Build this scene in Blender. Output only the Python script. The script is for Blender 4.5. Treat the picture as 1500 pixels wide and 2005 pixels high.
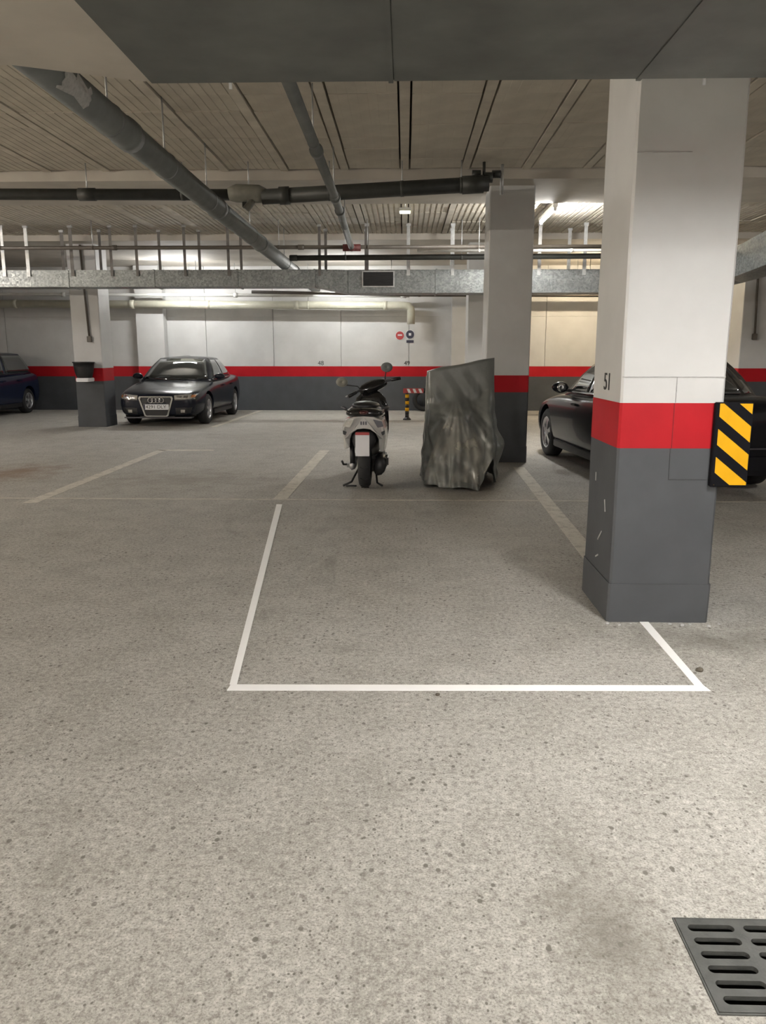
import bpy, bmesh, math, random
from mathutils import Vector, Matrix, noise as mnoise
random.seed(7)
for _o in list(bpy.data.objects):
    bpy.data.objects.remove(_o)
scene = bpy.context.scene
COL = scene.collection
PI = math.pi

# ------------------------------------------------------------------ camera
FPX, W_PX, H_PX = 1540.0, 1500.0, 2005.0
PITCH, YAW = math.radians(11.292), math.radians(1.568)
cd = bpy.data.cameras.new('camera')
cam = bpy.data.objects.new('camera', cd)
COL.objects.link(cam)
cam.location = (0, 0, 1.45)
cam.rotation_euler = (PI / 2 - PITCH, 0, YAW)
cd.sensor_fit = 'HORIZONTAL'
cd.sensor_width = 24.0
cd.lens = 24.0 * FPX / W_PX
cd.clip_start = 0.05
cd.clip_end = 200
scene.camera = cam

# ------------------------------------------------------------------ world, exposure
world = bpy.data.worlds.new('world')
scene.world = world
world.use_nodes = True
world.node_tree.nodes['Background'].inputs[0].default_value = (0.5, 0.5, 0.5, 1)
world.node_tree.nodes['Background'].inputs[1].default_value = 0.05
vs = scene.view_settings
vs.view_transform = 'Standard'
vs.look = 'None'
vs.gamma = 1.0
vs.use_curve_mapping = False
vs.exposure = 2.0

# lamps of the garage: (name-free) x, y, z, axis, strength, colour, label
LAMPS = [
    (2.17, 12.75, 3.56, 'y', 190, (1.0, 0.98, 0.94), 'glowing fluorescent batten on ribbed ceiling right of the middle pillar'),
    (2.5, -3.3, 3.15, 'y', 250, (1.0, 0.975, 0.935), 'fluorescent batten behind the viewer on the right'),
    (0.6, -4.8, 2.95, 'y', 360, (1.0, 0.975, 0.935), 'fluorescent batten behind the viewer in the middle'),
    (-2.6, -3.2, 3.05, 'y', 430, (1.0, 0.975, 0.935), 'fluorescent batten behind the viewer on the left'),
    (2.2, -6.0, 2.75, 'y', 350, (1.0, 0.975, 0.935), 'fluorescent batten at the wall behind the viewer'),
    (-5.4, 19.2, 3.28, 'x', 124, (1.0, 1.0, 0.98), 'fluorescent batten above the dark sedan'),
    (-1.4, 19.2, 3.28, 'x', 100, (1.0, 1.0, 0.97), 'fluorescent batten near back wall left of the round signs'),
    (-9.2, 12.6, 3.50, 'y', 95, (1.0, 0.96, 0.94), 'fluorescent batten over the far left aisle'),
    (4.4, 18.9, 3.28, 'x', 145, (1.0, 0.82, 0.56), 'warm fluorescent batten by back wall behind the black car'),
    (-12.5, 4.2, 2.95, 'y', 1100, (1.0, 0.90, 0.76), 'warm fluorescent batten far off to the left under the near beam'),
    (7.5, 9.0, 3.45, 'y', 60, (1.0, 0.97, 0.92), 'fluorescent batten over the right aisle'),
]

# ------------------------------------------------------------------ materials
MATS = {}
def _nt(name):
    m = bpy.data.materials.new(name)
    m.use_nodes = True
    nt = m.node_tree
    b = nt.nodes['Principled BSDF']
    return m, nt, b
def N(nt, t, **kw):
    n = nt.nodes.new(t)
    for k, v in kw.items():
        setattr(n, k, v)
    return n
def coords(nt, scale=(1, 1, 1), kind='Object'):
    tc = N(nt, 'ShaderNodeTexCoord')
    mp = N(nt, 'ShaderNodeMapping')
    mp.inputs['Scale'].default_value = scale
    nt.links.new(tc.outputs[kind], mp.inputs['Vector'])
    return mp.outputs['Vector']
def noise(nt, vec, scale, detail=4, rough=0.55, dist=0.0):
    n = N(nt, 'ShaderNodeTexNoise')
    n.inputs['Scale'].default_value = scale
    n.inputs['Detail'].default_value = detail
    n.inputs['Roughness'].default_value = rough
    n.inputs['Distortion'].default_value = dist
    nt.links.new(vec, n.inputs['Vector'])
    return n.outputs['Fac']
def ramp(nt, fac, stops):
    r = N(nt, 'ShaderNodeValToRGB')
    el = r.color_ramp.elements
    while len(el) < len(stops):
        el.new(0.5)
    for e, (p, c) in zip(el, stops):
        e.position = p
        e.color = (*c, 1) if not isinstance(c, (int, float)) else (c, c, c, 1)
    nt.links.new(fac, r.inputs['Fac'])
    return r.outputs['Color']
def mix(nt, fac, a, b, mode='MIX'):
    m = N(nt, 'ShaderNodeMix', data_type='RGBA', blend_type=mode)
    if isinstance(fac, (int, float)):
        m.inputs[0].default_value = fac
    else:
        nt.links.new(fac, m.inputs[0])
    for s, v in ((m.inputs[6], a), (m.inputs[7], b)):
        if isinstance(v, tuple):
            s.default_value = (*v, 1)
        else:
            nt.links.new(v, s)
    return m.outputs[2]
def bump(nt, b, h, strength=0.2, dist=0.01):
    bp = N(nt, 'ShaderNodeBump')
    bp.inputs['Strength'].default_value = strength
    bp.inputs['Distance'].default_value = dist
    nt.links.new(h, bp.inputs['Height'])
    nt.links.new(bp.outputs['Normal'], b.inputs['Normal'])
def plain(name, col, rough=0.5, metal=0.0, var=0.12, scale=6.0, spec=0.5, coat=0.0, bumps=0.0, kind='Object'):
    """a paint / metal / plastic with a little procedural variation"""
    if name in MATS:
        return MATS[name]
    m, nt, b = _nt(name)
    v = coords(nt, kind=kind)
    n = noise(nt, v, scale, 5)
    c0 = tuple(max(0, x * (1 - var)) for x in col)
    c1 = tuple(min(1, x * (1 + var)) for x in col)
    nt.links.new(ramp(nt, n, [(0.3, c0), (0.7, c1)]), b.inputs['Base Color'])
    b.inputs['Roughness'].default_value = rough
    b.inputs['Metallic'].default_value = metal
    b.inputs['Specular IOR Level'].default_value = spec
    b.inputs['Coat Weight'].default_value = coat
    b.inputs['Coat Roughness'].default_value = 0.05
    if bumps:
        bump(nt, b, noise(nt, v, scale * 6, 3), bumps, 0.004)
    MATS[name] = m
    return m
def emit(name, col, strength):
    m, nt, b = _nt(name)
    b.inputs['Base Color'].default_value = (*col, 1)
    b.inputs['Emission Color'].default_value = (*col, 1)
    b.inputs['Emission Strength'].default_value = strength
    return m
def _half(nt, x):
    h = N(nt, 'ShaderNodeMath', operation='MULTIPLY')
    nt.links.new(x, h.inputs[0]); h.inputs[1].default_value = 0.5
    return h.outputs[0]
def floor_mat():
    m, nt, b = _nt('worn_concrete_floor')
    v = coords(nt)
    big = noise(nt, v, 0.5, 5, 0.6, 0.4)
    med = noise(nt, v, 3.4, 8, 0.72, 0.3)
    fine = noise(nt, v, 42, 5, 0.75)
    grit = noise(nt, v, 150, 3, 0.7)
    c = ramp(nt, big, [(0.28, (0.365, 0.347, 0.306)), (0.45, (0.435, 0.42, 0.385)), (0.6, (0.46, 0.446, 0.41)), (0.75, (0.40, 0.405, 0.372))])
    c = mix(nt, ramp(nt, med, [(0.36, 0.42), (0.58, 0.0)]), c, (0.235, 0.222, 0.195))
    c = mix(nt, ramp(nt, fine, [(0.34, 0.85), (0.50, 0.0)]), c, (0.19, 0.175, 0.152))
    c = mix(nt, ramp(nt, fine, [(0.54, 0.0), (0.70, 0.75)]), c, (0.66, 0.64, 0.60))
    c = mix(nt, ramp(nt, grit, [(0.36, 0.7), (0.49, 0.0)]), c, (0.16, 0.15, 0.132))
    c = mix(nt, ramp(nt, grit, [(0.56, 0.0), (0.70, 0.5)]), c, (0.70, 0.68, 0.64))
    # exposed dark pebbles of two sizes, in patches
    for sc_, r0, r1, ps, lo in ((27, .17, .24, 3.1, .40), (60, .16, .26, 6.0, .36)):
        vor = N(nt, 'ShaderNodeTexVoronoi')
        vor.inputs['Scale'].default_value = sc_
        nt.links.new(coords(nt, (1.0, 0.8, 1.0)), vor.inputs['Vector'])
        s_ = N(nt, 'ShaderNodeSeparateColor')
        nt.links.new(vor.outputs['Color'], s_.inputs['Color'])
        peb = ramp(nt, vor.outputs['Distance'], [(r0, 1.0), (r1, 0.0)])
        pick = ramp(nt, s_.outputs['Red'], [(0.52, 0.0), (0.58, 1.0)])
        pm = ramp(nt, noise(nt, v, ps, 3), [(lo, 0.0), (lo + .16, 0.9)])
        pf = mix(nt, 1.0, mix(nt, 1.0, peb, pm, 'MULTIPLY'), pick, 'MULTIPLY')
        c = mix(nt, pf, c, (0.135, 0.125, 0.108))
    # tyre-rubbed, oily stains
    st = noise(nt, coords(nt, (1.0, 0.45, 1.0)), 1.3, 8, 0.75, 1.2)
    c = mix(nt, ramp(nt, st, [(0.56, 0.0), (0.70, 0.5)]), c, (0.20, 0.19, 0.165))
    for (sx, sy, rx, ry, col_, a_) in ((-4.9, 9.6, 0.9, 1.3, (0.20, 0.115, 0.06), .65), (-2.6, 9.2, 1.3, 1.2, (0.16, 0.135, 0.095), .45), (1.75, 3.9, .9, .35, (0.13, 0.12, 0.10), .5), (.55, 1.75, .25, .5, (0.17, 0.155, 0.13), .6)):
        tc = N(nt, 'ShaderNodeTexCoord')
        mp = N(nt, 'ShaderNodeMapping')
        mp.vector_type = 'POINT'
        mp.inputs['Scale'].default_value = (1 / rx, 1 / ry, 0)
        mp.inputs['Location'].default_value = (-sx / rx, -sy / ry, 0)
        nt.links.new(tc.outputs['Object'], mp.inputs['Vector'])
        ln = N(nt, 'ShaderNodeVectorMath', operation='LENGTH')
        nt.links.new(mp.outputs['Vector'], ln.inputs[0])
        ad = N(nt, 'ShaderNodeMath', operation='MULTIPLY_ADD')
        nt.links.new(med, ad.inputs[0]); ad.inputs[1].default_value = 1.6
        nt.links.new(ln.outputs['Value'], ad.inputs[2])
        c = mix(nt, ramp(nt, _half(nt, ad.outputs[0]), [(0.42, a_), (0.80, 0.0)]), c, col_)
    nt.links.new(c, b.inputs['Base Color'])
    b.inputs['Roughness'].default_value = 0.72
    b.inputs['Specular IOR Level'].default_value = 0.3
    bump(nt, b, mix(nt, 0.5, fine, med), 0.3, 0.006)
    return m
def galvanised(name, lo, hi, rough=0.42, metal=0.75):
    m, nt, b = _nt(name)
    v = coords(nt)
    vor = N(nt, 'ShaderNodeTexVoronoi')
    vor.inputs['Scale'].default_value = 38
    nt.links.new(v, vor.inputs['Vector'])
    s = N(nt, 'ShaderNodeSeparateColor')
    nt.links.new(vor.outputs['Color'], s.inputs['Color'])
    nz = noise(nt, v, 1.3, 5, 0.6)
    c = ramp(nt, s.outputs['Red'], [(0.0, lo), (1.0, hi)])
    c = mix(nt, ramp(nt, nz, [(0.4, 0.35), (0.65, 0.0)]), c, tuple(x * 0.6 for x in lo))
    nt.links.new(c, b.inputs['Base Color'])
    r = ramp(nt, s.outputs['Green'], [(0.0, rough - 0.1), (1.0, rough + 0.15)])
    nt.links.new(r, b.inputs['Roughness'])
    b.inputs['Metallic'].default_value = metal
    return m
def worn_paint(name, col, keep=0.5):
    """old floor paint worn through in patches (transparent where gone)"""
    m, nt, b = _nt(name)
    v = coords(nt)
    n1 = noise(nt, v, 9, 6, 0.7)
    n2 = noise(nt, v, 70, 3, 0.7)
    a = mix(nt, 0.45, n1, n2)
    nt.links.new(ramp(nt, a, [(0.32, 0.40), (0.50, keep)]), b.inputs['Alpha'])
    nt.links.new(ramp(nt, n1, [(0.3, tuple(c * 0.85 for c in col)), (0.7, col)]), b.inputs['Base Color'])
    b.inputs['Roughness'].default_value = 0.7
    return m
def plastic_sheet():
    m, nt, b = _nt('cloudy_plastic_sheet')
    v = coords(nt)
    n = noise(nt, v, 3.2, 5, 0.55, 0.5)
    nt.links.new(ramp(nt, n, [(0.35, (0.36, 0.355, 0.32)), (0.7, (0.58, 0.56, 0.48))]), b.inputs['Base Color'])
    nt.links.new(ramp(nt, n, [(0.38, 0.10), (0.68, 0.50)]), b.inputs['Alpha'])
    b.inputs['Roughness'].default_value = 0.22
    return m
def glass(name, col=(0.03, 0.035, 0.035), rough=0.03):
    m, nt, b = _nt(name)
    v = coords(nt)
    nt.links.new(ramp(nt, noise(nt, v, 3), [(0.3, tuple(c * .8 for c in col)), (0.7, col)]), b.inputs['Base Color'])
    b.inputs['Roughness'].default_value = rough
    b.inputs['Specular IOR Level'].default_value = 0.9
    b.inputs['Coat Weight'].default_value = 0.6
    b.inputs['Coat Roughness'].default_value = 0.02
    return m

M = {}
M['floor'] = floor_mat()
M['white'] = plain('white_wall_paint', (0.53, 0.529, 0.52), 0.6, var=0.06, scale=2.5, bumps=0.15)
M['red'] = plain('red_band_paint', (0.385, 0.007, 0.013), 0.55, var=0.10, scale=3, spec=0.22, bumps=0.1)
M['grey'] = plain('grey_dado_paint', (0.072, 0.076, 0.082), 0.6, var=0.10, scale=3, spec=0.25, bumps=0.15)
M['soffit'] = plain('stained_plaster_soffit', (0.50, 0.465, 0.41), 0.8, var=0.14, scale=1.4, bumps=0.15)
M['block'] = plain('ceiling_block_limewash', (0.56, 0.515, 0.435), 0.85, var=0.16, scale=2.2, bumps=0.2)
M['joist'] = plain('ceiling_joist_concrete', (0.57, 0.525, 0.445), 0.85, var=0.14, scale=4, bumps=0.2)
M['slab'] = plain('raw_slab_dark', (0.055, 0.042, 0.034), 0.9, var=0.3, scale=3)
M['duct'] = galvanised('galvanised_duct', (0.22, 0.235, 0.235), (0.40, 0.42, 0.42))
M['fduct'] = plain('dull_galvanised_duct', (0.105, 0.110, 0.102), 0.55, 0.15, var=0.30, scale=3.5)
M['steel'] = plain('zinc_plated_steel', (0.52, 0.53, 0.53), 0.42, 0.6, 0.15, 20)
M['pipe_grey'] = plain('grey_pvc_pipe', (0.155, 0.165, 0.160), 0.62, var=0.14, scale=5)
M['pipe_dark'] = plain('blackened_pipe', (0.040, 0.042, 0.038), 0.5, var=0.25, scale=5)
M['pipe_cream'] = plain('cream_pvc_pipe', (0.50, 0.49, 0.40), 0.35, var=0.1, scale=5)
M['pipe_white'] = plain('white_pvc_pipe', (0.62, 0.62, 0.60), 0.35, var=0.08, scale=5)
M['pipe_brown'] = plain('brown_painted_pipe', (0.10, 0.085, 0.070), 0.5, var=0.15, scale=8)
M['rust'] = plain('red_oxide_fitting', (0.11, 0.022, 0.02), 0.6, var=0.2, scale=15)
M['strap'] = plain('dull_steel_strap', (0.16, 0.15, 0.14), 0.55, 0.3, 0.15, 12)
M['joint'] = plain('pale_pipe_coupling', (0.20, 0.195, 0.165), 0.6, var=0.15, scale=9)
M['black'] = plain('black_plastic', (0.012, 0.012, 0.013), 0.45, var=0.2, scale=10)
M['blackgloss'] = plain('black_gloss_plastic', (0.008, 0.008, 0.009), 0.12, var=0.2, scale=10, coat=0.6)
M['rubber'] = plain('tyre_rubber', (0.015, 0.015, 0.016), 0.75, var=0.2, scale=14)
M['alloy'] = plain('alloy_wheel', (0.50, 0.50, 0.52), 0.3, 0.75, 0.1, 8)
M['dkalloy'] = plain('dark_alloy', (0.10, 0.10, 0.11), 0.4, 0.7, 0.1, 8)  # darker metal for brake discs, trim and scooter parts
M['chrome'] = plain('chrome_trim', (0.62, 0.63, 0.64), 0.16, 0.95, 0.06, 6)
M['paint_black'] = plain('black_car_paint', (0.006, 0.0065, 0.010), 0.25, 0.0, 0.2, 3, spec=0.2, coat=0.22)
M['paint_dark'] = plain('blue_black_car_paint', (0.010, 0.012, 0.020), 0.25, 0.0, 0.2, 3, spec=0.2, coat=0.22)
M['paint_blue'] = plain('dark_blue_car_paint', (0.010, 0.016, 0.042), 0.25, 0.0, 0.2, 3, spec=0.2, coat=0.22)
M['glass'] = glass('dark_car_glass')
M['lens'] = plain('headlamp_lens', (0.42, 0.40, 0.36), 0.12, 0.3, 0.25, 14, coat=0.8)
M['amber'] = plain('amber_lens', (0.42, 0.14, 0.03), 0.2, 0.0, 0.15, 10, coat=0.6)
M['redlens'] = plain('red_lamp_lens', (0.055, 0.004, 0.005), 0.18, 0, 0.2, 12, coat=0.7)
M['plate'] = plain('white_plate', (0.70, 0.70, 0.72), 0.4, var=0.03)
M['scwhite'] = plain('white_scooter_panel', (0.50, 0.49, 0.47), 0.25, var=0.08, scale=9, coat=0.5)
M['cover'] = plain('grey_vinyl_cover', (0.155, 0.162, 0.152), 0.34, var=0.16, scale=5, bumps=0.45)
M['coverlight'] = plain('pale_cover_piping', (0.40, 0.41, 0.38), 0.4, var=0.1, scale=8)
M['sheet'] = plastic_sheet()
M['yellow'] = plain('yellow_reflective', (0.66, 0.345, 0.005), 0.5, var=0.05, scale=12, spec=0.2)
M['foam'] = plain('black_foam_board', (0.006, 0.006, 0.008), 0.8, var=0.15, scale=12, spec=0.12)
M['iron'] = plain('cast_iron_grate', (0.085, 0.087, 0.082), 0.55, 0.35, 0.22, 22, bumps=0.25)
M['pit'] = plain('dark_drain_pit', (0.02, 0.02, 0.019), 0.8, var=0.3)
M['line_overlay'] = plain('white_overlay_line', (0.93, 0.93, 0.92), 0.5, var=0.02)  # even white of the overlaid outline strips
M['line_old'] = worn_paint('worn_line_paint', (0.78, 0.745, 0.65), 0.80)
M['line_seam'] = worn_paint('pale_floor_seam', (0.66, 0.63, 0.55), 0.85)
M['ink'] = plain('black_stencil_ink', (0.03, 0.03, 0.03), 0.7, var=0.2)
M['signred'] = plain('red_sign_print', (0.40, 0.05, 0.05), 0.5, var=0.06)
M['signdark'] = plain('navy_sign_print', (0.035, 0.035, 0.06), 0.5, var=0.06)
M['lampbody'] = plain('white_lamp_housing', (0.75, 0.75, 0.73), 0.4, var=0.04)
M['stone'] = plain('dark_pebble', (0.10, 0.085, 0.065), 0.8, var=0.3, scale=40)
M['jw'] = plain('joint_in_white_paint', (0.36, 0.355, 0.345), 0.8, var=0.2, scale=40)
M['jr'] = plain('joint_in_red_paint', (0.20, 0.006, 0.01), 0.7, var=0.2, scale=40)
M['jg'] = plain('joint_in_grey_paint', (0.045, 0.047, 0.05), 0.7, var=0.2, scale=40)
M['scuff'] = plain('pale_scuff', (0.42, 0.42, 0.41), 0.7, var=0.2, scale=30)

# ------------------------------------------------------------------ geometry helpers
def setp(o, label=None, cat=None, group=None, kind=None):
    if label: o['label'] = label
    if cat: o['category'] = cat
    if group: o['group'] = group
    if kind: o['kind'] = kind
    return o
def empty(name, loc=(0, 0, 0), rotz=0.0, label=None, cat=None, group=None, kind=None):
    o = bpy.data.objects.new(name, None)
    o.empty_display_size = 0.1
    COL.objects.link(o)
    o.location = loc
    o.rotation_euler = (0, 0, rotz)
    return setp(o, label, cat, group, kind)
def link_mesh(name, me, mat=None, parent=None, smooth=False, loc=None):
    if mat is not None and not me.materials:
        me.materials.append(mat)
    if smooth:
        for p in me.polygons:
            p.use_smooth = True
    o = bpy.data.objects.new(name, me)
    COL.objects.link(o)
    if parent: o.parent = parent
    if loc is not None: o.location = loc
    return o
def from_bm(name, bm, mat=None, parent=None, smooth=False, loc=None, recalc=True):
    if recalc:
        bmesh.ops.recalc_face_normals(bm, faces=bm.faces)
    me = bpy.data.meshes.new(name)
    bm.to_mesh(me)
    bm.free()
    return link_mesh(name, me, mat, parent, smooth, loc)
def bm_box(bm, lo, hi, bevel=0.0, mtx=None):
    lo, hi = Vector(lo), Vector(hi)
    c, s = (lo + hi) / 2, hi - lo
    r = bmesh.ops.create_cube(bm, size=1.0, matrix=Matrix.Translation(c) @ Matrix.Diagonal((*s, 1)))
    vs_ = r['verts']
    if bevel > 0:
        es = list({e for v in vs_ for e in v.link_edges})
        rb = bmesh.ops.bevel(bm, geom=es, offset=bevel, segments=2, affect='EDGES', clamp_overlap=True)
        vs_ = list({v for f in rb['faces'] for v in f.verts} | {v for v in vs_ if v.is_valid})
    if mtx is not None:
        bmesh.ops.transform(bm, matrix=mtx, verts=[v for v in vs_ if v.is_valid])
    return vs_
def box(name, lo, hi, mat, parent=None, bevel=0.0, mtx=None, smooth=False):
    bm = bmesh.new()
    bm_box(bm, lo, hi, bevel, mtx)
    return from_bm(name, bm, mat, parent, smooth)
def bm_tube(bm, pts, r, seg=12, cap=True):
    pts = [Vector(p) for p in pts]
    n = len(pts)
    rad = r if isinstance(r, (list, tuple)) else [r] * n
    rings = []
    up = None
    for i, p in enumerate(pts):
        t = (pts[min(i + 1, n - 1)] - pts[max(i - 1, 0)]).normalized()
        if up is None:
            up = Vector((0, 0, 1)) if abs(t.z) < 0.9 else Vector((1, 0, 0))
        a = t.cross(up).normalized()
        b = a.cross(t).normalized()
        up = b
        rings.append([bm.verts.new(p + (a * math.cos(k * 2 * PI / seg) + b * math.sin(k * 2 * PI / seg)) * rad[i]) for k in range(seg)])
    for i in range(n - 1):
        for k in range(seg):
            bm.faces.new((rings[i][k], rings[i][(k + 1) % seg], rings[i + 1][(k + 1) % seg], rings[i + 1][k]))
    if cap:
        bm.faces.new(list(reversed(rings[0])))
        bm.faces.new(rings[-1])
def tube(name, pts, r, mat, parent=None, seg=12, smooth=True):
    bm = bmesh.new()
    bm_tube(bm, pts, r, seg)
    o = from_bm(name, bm, mat, parent, smooth)
    return o
def bm_lathe(bm, prof, seg=28, axis='x', center=(0, 0, 0), closed=True):
    """prof: (axial, radius); revolve round axis through center"""
    c = Vector(center)
    rings = []
    for a, r in prof:
        ring = []
        for k in range(seg):
            u, w = r * math.cos(2 * PI * k / seg), r * math.sin(2 * PI * k / seg)
            p = {'x': (a, u, w), 'y': (u, a, w), 'z': (u, w, a)}[axis]
            ring.append(bm.verts.new(c + Vector(p)))
        rings.append(ring)
    m = len(rings)
    for i in range(m if closed else m - 1):
        A, B = rings[i], rings[(i + 1) % m]
        for k in range(seg):
            bm.faces.new((A[k], A[(k + 1) % seg], B[(k + 1) % seg], B[k]))
    if not closed:
        bm.faces.new(rings[0])
        bm.faces.new(rings[-1])
def lathe(name, prof, mat, parent=None, seg=28, axis='x', center=(0, 0, 0), closed=True, smooth=True):
    bm = bmesh.new()
    bm_lathe(bm, prof, seg, axis, center, closed)
    return from_bm(name, bm, mat, parent, smooth)
def bm_loft(bm, rings, cap=True, closed=True):
    R = [[bm.verts.new(p) for p in ring] for ring in rings]
    n = len(R[0])
    for i in range(len(R) - 1):
        for k in range(n if closed else n - 1):
            bm.faces.new((R[i][k], R[i][(k + 1) % n], R[i + 1][(k + 1) % n], R[i + 1][k]))
    if cap and closed:
        bm.faces.new(R[0])
        bm.faces.new(R[-1])
    return R
def apply_mods(o):
    dg = bpy.context.evaluated_depsgraph_get()
    dg.update()
    me = bpy.data.meshes.new_from_object(o.evaluated_get(dg), depsgraph=dg)
    o.modifiers.clear()
    o.data = me
def prism(name, poly, d0, d1, mat, parent=None, plane='xz', bevel=0.0, smooth=False):
    """polygon in a plane, extruded from d0 to d1 along the third axis"""
    def pt(a, b, d):
        return {'xz': (a, d, b), 'yz': (d, a, b), 'xy': (a, b, d)}[plane]
    bm = bmesh.new()
    A = [bm.verts.new(pt(a, b, d0)) for a, b in poly]
    B = [bm.verts.new(pt(a, b, d1)) for a, b in poly]
    n = len(poly)
    bm.faces.new(A)
    bm.faces.new(B)
    for k in range(n):
        bm.faces.new((A[k], A[(k + 1) % n], B[(k + 1) % n], B[k]))
    if bevel:
        bmesh.ops.bevel(bm, geom=list(bm.edges), offset=bevel, segments=2, affect='EDGES', clamp_overlap=True)
    return from_bm(name, bm, mat, parent, smooth)
def text_mesh(name, s, size, mat, parent, mtx, extrude=0.002, sx=1.0):
    cu = bpy.data.curves.new(name + '_curve', 'FONT')
    cu.body = s
    cu.size = size
    cu.extrude = extrude
    cu.align_x = 'CENTER'
    cu.align_y = 'CENTER'
    t = bpy.data.objects.new(name + '_tmp', cu)
    COL.objects.link(t)
    dg = bpy.context.evaluated_depsgraph_get()
    dg.update()
    me = bpy.data.meshes.new_from_object(t.evaluated_get(dg), depsgraph=dg)
    bpy.data.objects.remove(t)
    me.transform(mtx @ Matrix.Diagonal((sx, 1, 1, 1)))
    me.materials.clear()
    return link_mesh(name, me, mat, parent)
FACE_CAM = Matrix.Rotation(PI / 2, 4, 'X')          # text readable when looking along +Y
def copy_tree(o, parent=None):
    c = o.copy()
    COL.objects.link(c)
    if parent: c.parent = parent
    for ch in o.children:
        copy_tree(ch, c)
    return c

# ================================================================== SETTING
X0, X1, Y0, Y1 = -15.0, 11.0, -7.0, 21.10
# floor with the drain pit left open
GX0, GX1, GY0, GY1 = 0.712, 1.020, 1.530, 1.832
bm = bmesh.new()
xs = [X0 - .3, GX0 - .004, GX1 + .004, X1 + .3]
ys = [Y0 - .3, GY0 - .004, GY1 + .004, Y1 + .3]
gv = [[bm.verts.new((x, y, 0)) for x in xs] for y in ys]
for j in range(3):
    for i in range(3):
        if (i, j) != (1, 1):
            bm.faces.new((gv[j][i], gv[j][i + 1], gv[j + 1][i + 1], gv[j + 1][i]))
setp(from_bm('floor', bm, M['floor']), kind='structure', label='worn pebbly concrete garage floor')

ZC, ZS = 3.70, 3.59
cl = setp(box('ceiling', (X0 - .2, Y0 - .2, ZC + .13), (X1 + .2, Y1 + .2, ZC + .35), M['slab']), kind='structure', label='ribbed block and joist ceiling')
# joists run away from the viewer, hollow blocks between them
SP, JW, GAP = 0.745, 0.094, 0.019
BW, BL, NR = SP - JW - 2 * GAP, 0.47, 7
def block_mesh(depth, wgap):
    bm = bmesh.new()
    prof = [(-BW / 2, 0.11)]
    for k in range(NR):
        a = -BW / 2 + BW * k / NR
        w = BW / NR
        prof += [(a + .02 * w, 0.0), (a + (1 - wgap) * w, 0.0), (a + (1 - wgap * .8) * w, depth), (a + .97 * w, depth)]
    prof[-2:] = [(BW / 2, 0.0)]
    prof += [(BW / 2, 0.11)]
    A = [bm.verts.new((x, 0, z)) for x, z in prof]
    B = [bm.verts.new((x, BL - .004, z)) for x, z in prof]
    for k in range(len(prof) - 1):
        bm.faces.new((A[k], A[k + 1], B[k + 1], B[k]))
    bm.faces.new(A); bm.faces.new(B)
    bmesh.ops.recalc_face_normals(bm, faces=bm.faces)
    me = bpy.data.meshes.new('ceiling_block')
    bm.to_mesh(me)
    bm.free()
    me.materials.append(M['block'])
    return me
BLK = {'plain': block_mesh(.0012, .06), 'fine': block_mesh(.005, .20), 'deep': block_mesh(.014, .34)}
def place_block(x, y, smooth_):
    o = bpy.data.objects.new('ceiling_block', BLK['deep' if not smooth_ else 'fine' if x < -1.6 else 'plain'])
    COL.objects.link(o)
    o.parent = cl
    o.location = (x + random.uniform(-.003, .003), y, ZC + random.uniform(-.003, .006))
    o.rotation_euler = (random.uniform(-.004, .004), random.uniform(-.006, .006), 0)
def bay(k0, k1, y0, rows, smooth_):
    for k in range(k0, k1 + 1):
        xj = -0.014 + SP * k
        box('joist', (xj - JW / 2, y0 - .05, ZC - random.uniform(.0, .012)), (xj + JW / 2, y0 + rows * BL + .05, ZC + .14), M['joist'], cl)
        if k < k1:
            for r in range(rows):
                if smooth_ and abs(xj + SP / 2) > (y0 + (r + 1) * BL) * .56 + .5:
                    continue
                place_block(xj + SP / 2, y0 + r * BL, smooth_)
bay(-8, 7, 5.15, 11, True)
bay(-11, 10, 11.98, 8, False)
# plain slab where the ribs cannot be seen from the garage aisle
for (a, b, c, d) in ((X0, Y0, X1, 3.7), (X0, 4.6, -6.1, 10.5), (5.3, 4.6, X1, 10.5), (-6.1, 4.6, -3.6, 6.9), (3.6, 4.9, 5.3, 6.9), (X0, 11.9, -8.3, 15.8), (7.5, 11.9, X1, 15.8), (X0, 18.7, X1, Y1)):
    box('plain_panel', (a, b, ZC), (c, d, ZC + .13), M['soffit'], cl)

def beam(name, y0, y1, label, skew=0.0):
    bm = bmesh.new()
    vv = bm_box(bm, (X0, y0, ZS), (X1, y1, ZC + .2), 0.0)
    for v in vv:
        if v.co.y > (y0 + y1) / 2 and v.co.x < 0:
            v.co.y += skew
    setp(from_bm(name, bm, M['soffit']), label, None, kind='structure')
setp(prism('trim_1', [(X0, 3.55), (X1, 3.55), (X1, 5.0), (-1.55, 5.0), (-2.18, 4.72), (-2.6, 4.67), (X0, 4.67)], 3.03, ZC + .2, M['soffit'], None, 'xy'),
     'wide plastered ceiling beam nearest the viewer', None, kind='structure')
beam('trim_2', 10.40, 12.02, 'flat ceiling beam carried by the middle pillar')
beam('trim_3', 15.62, 18.75, 'wide flat ceiling beam in front of the back wall')

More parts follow.
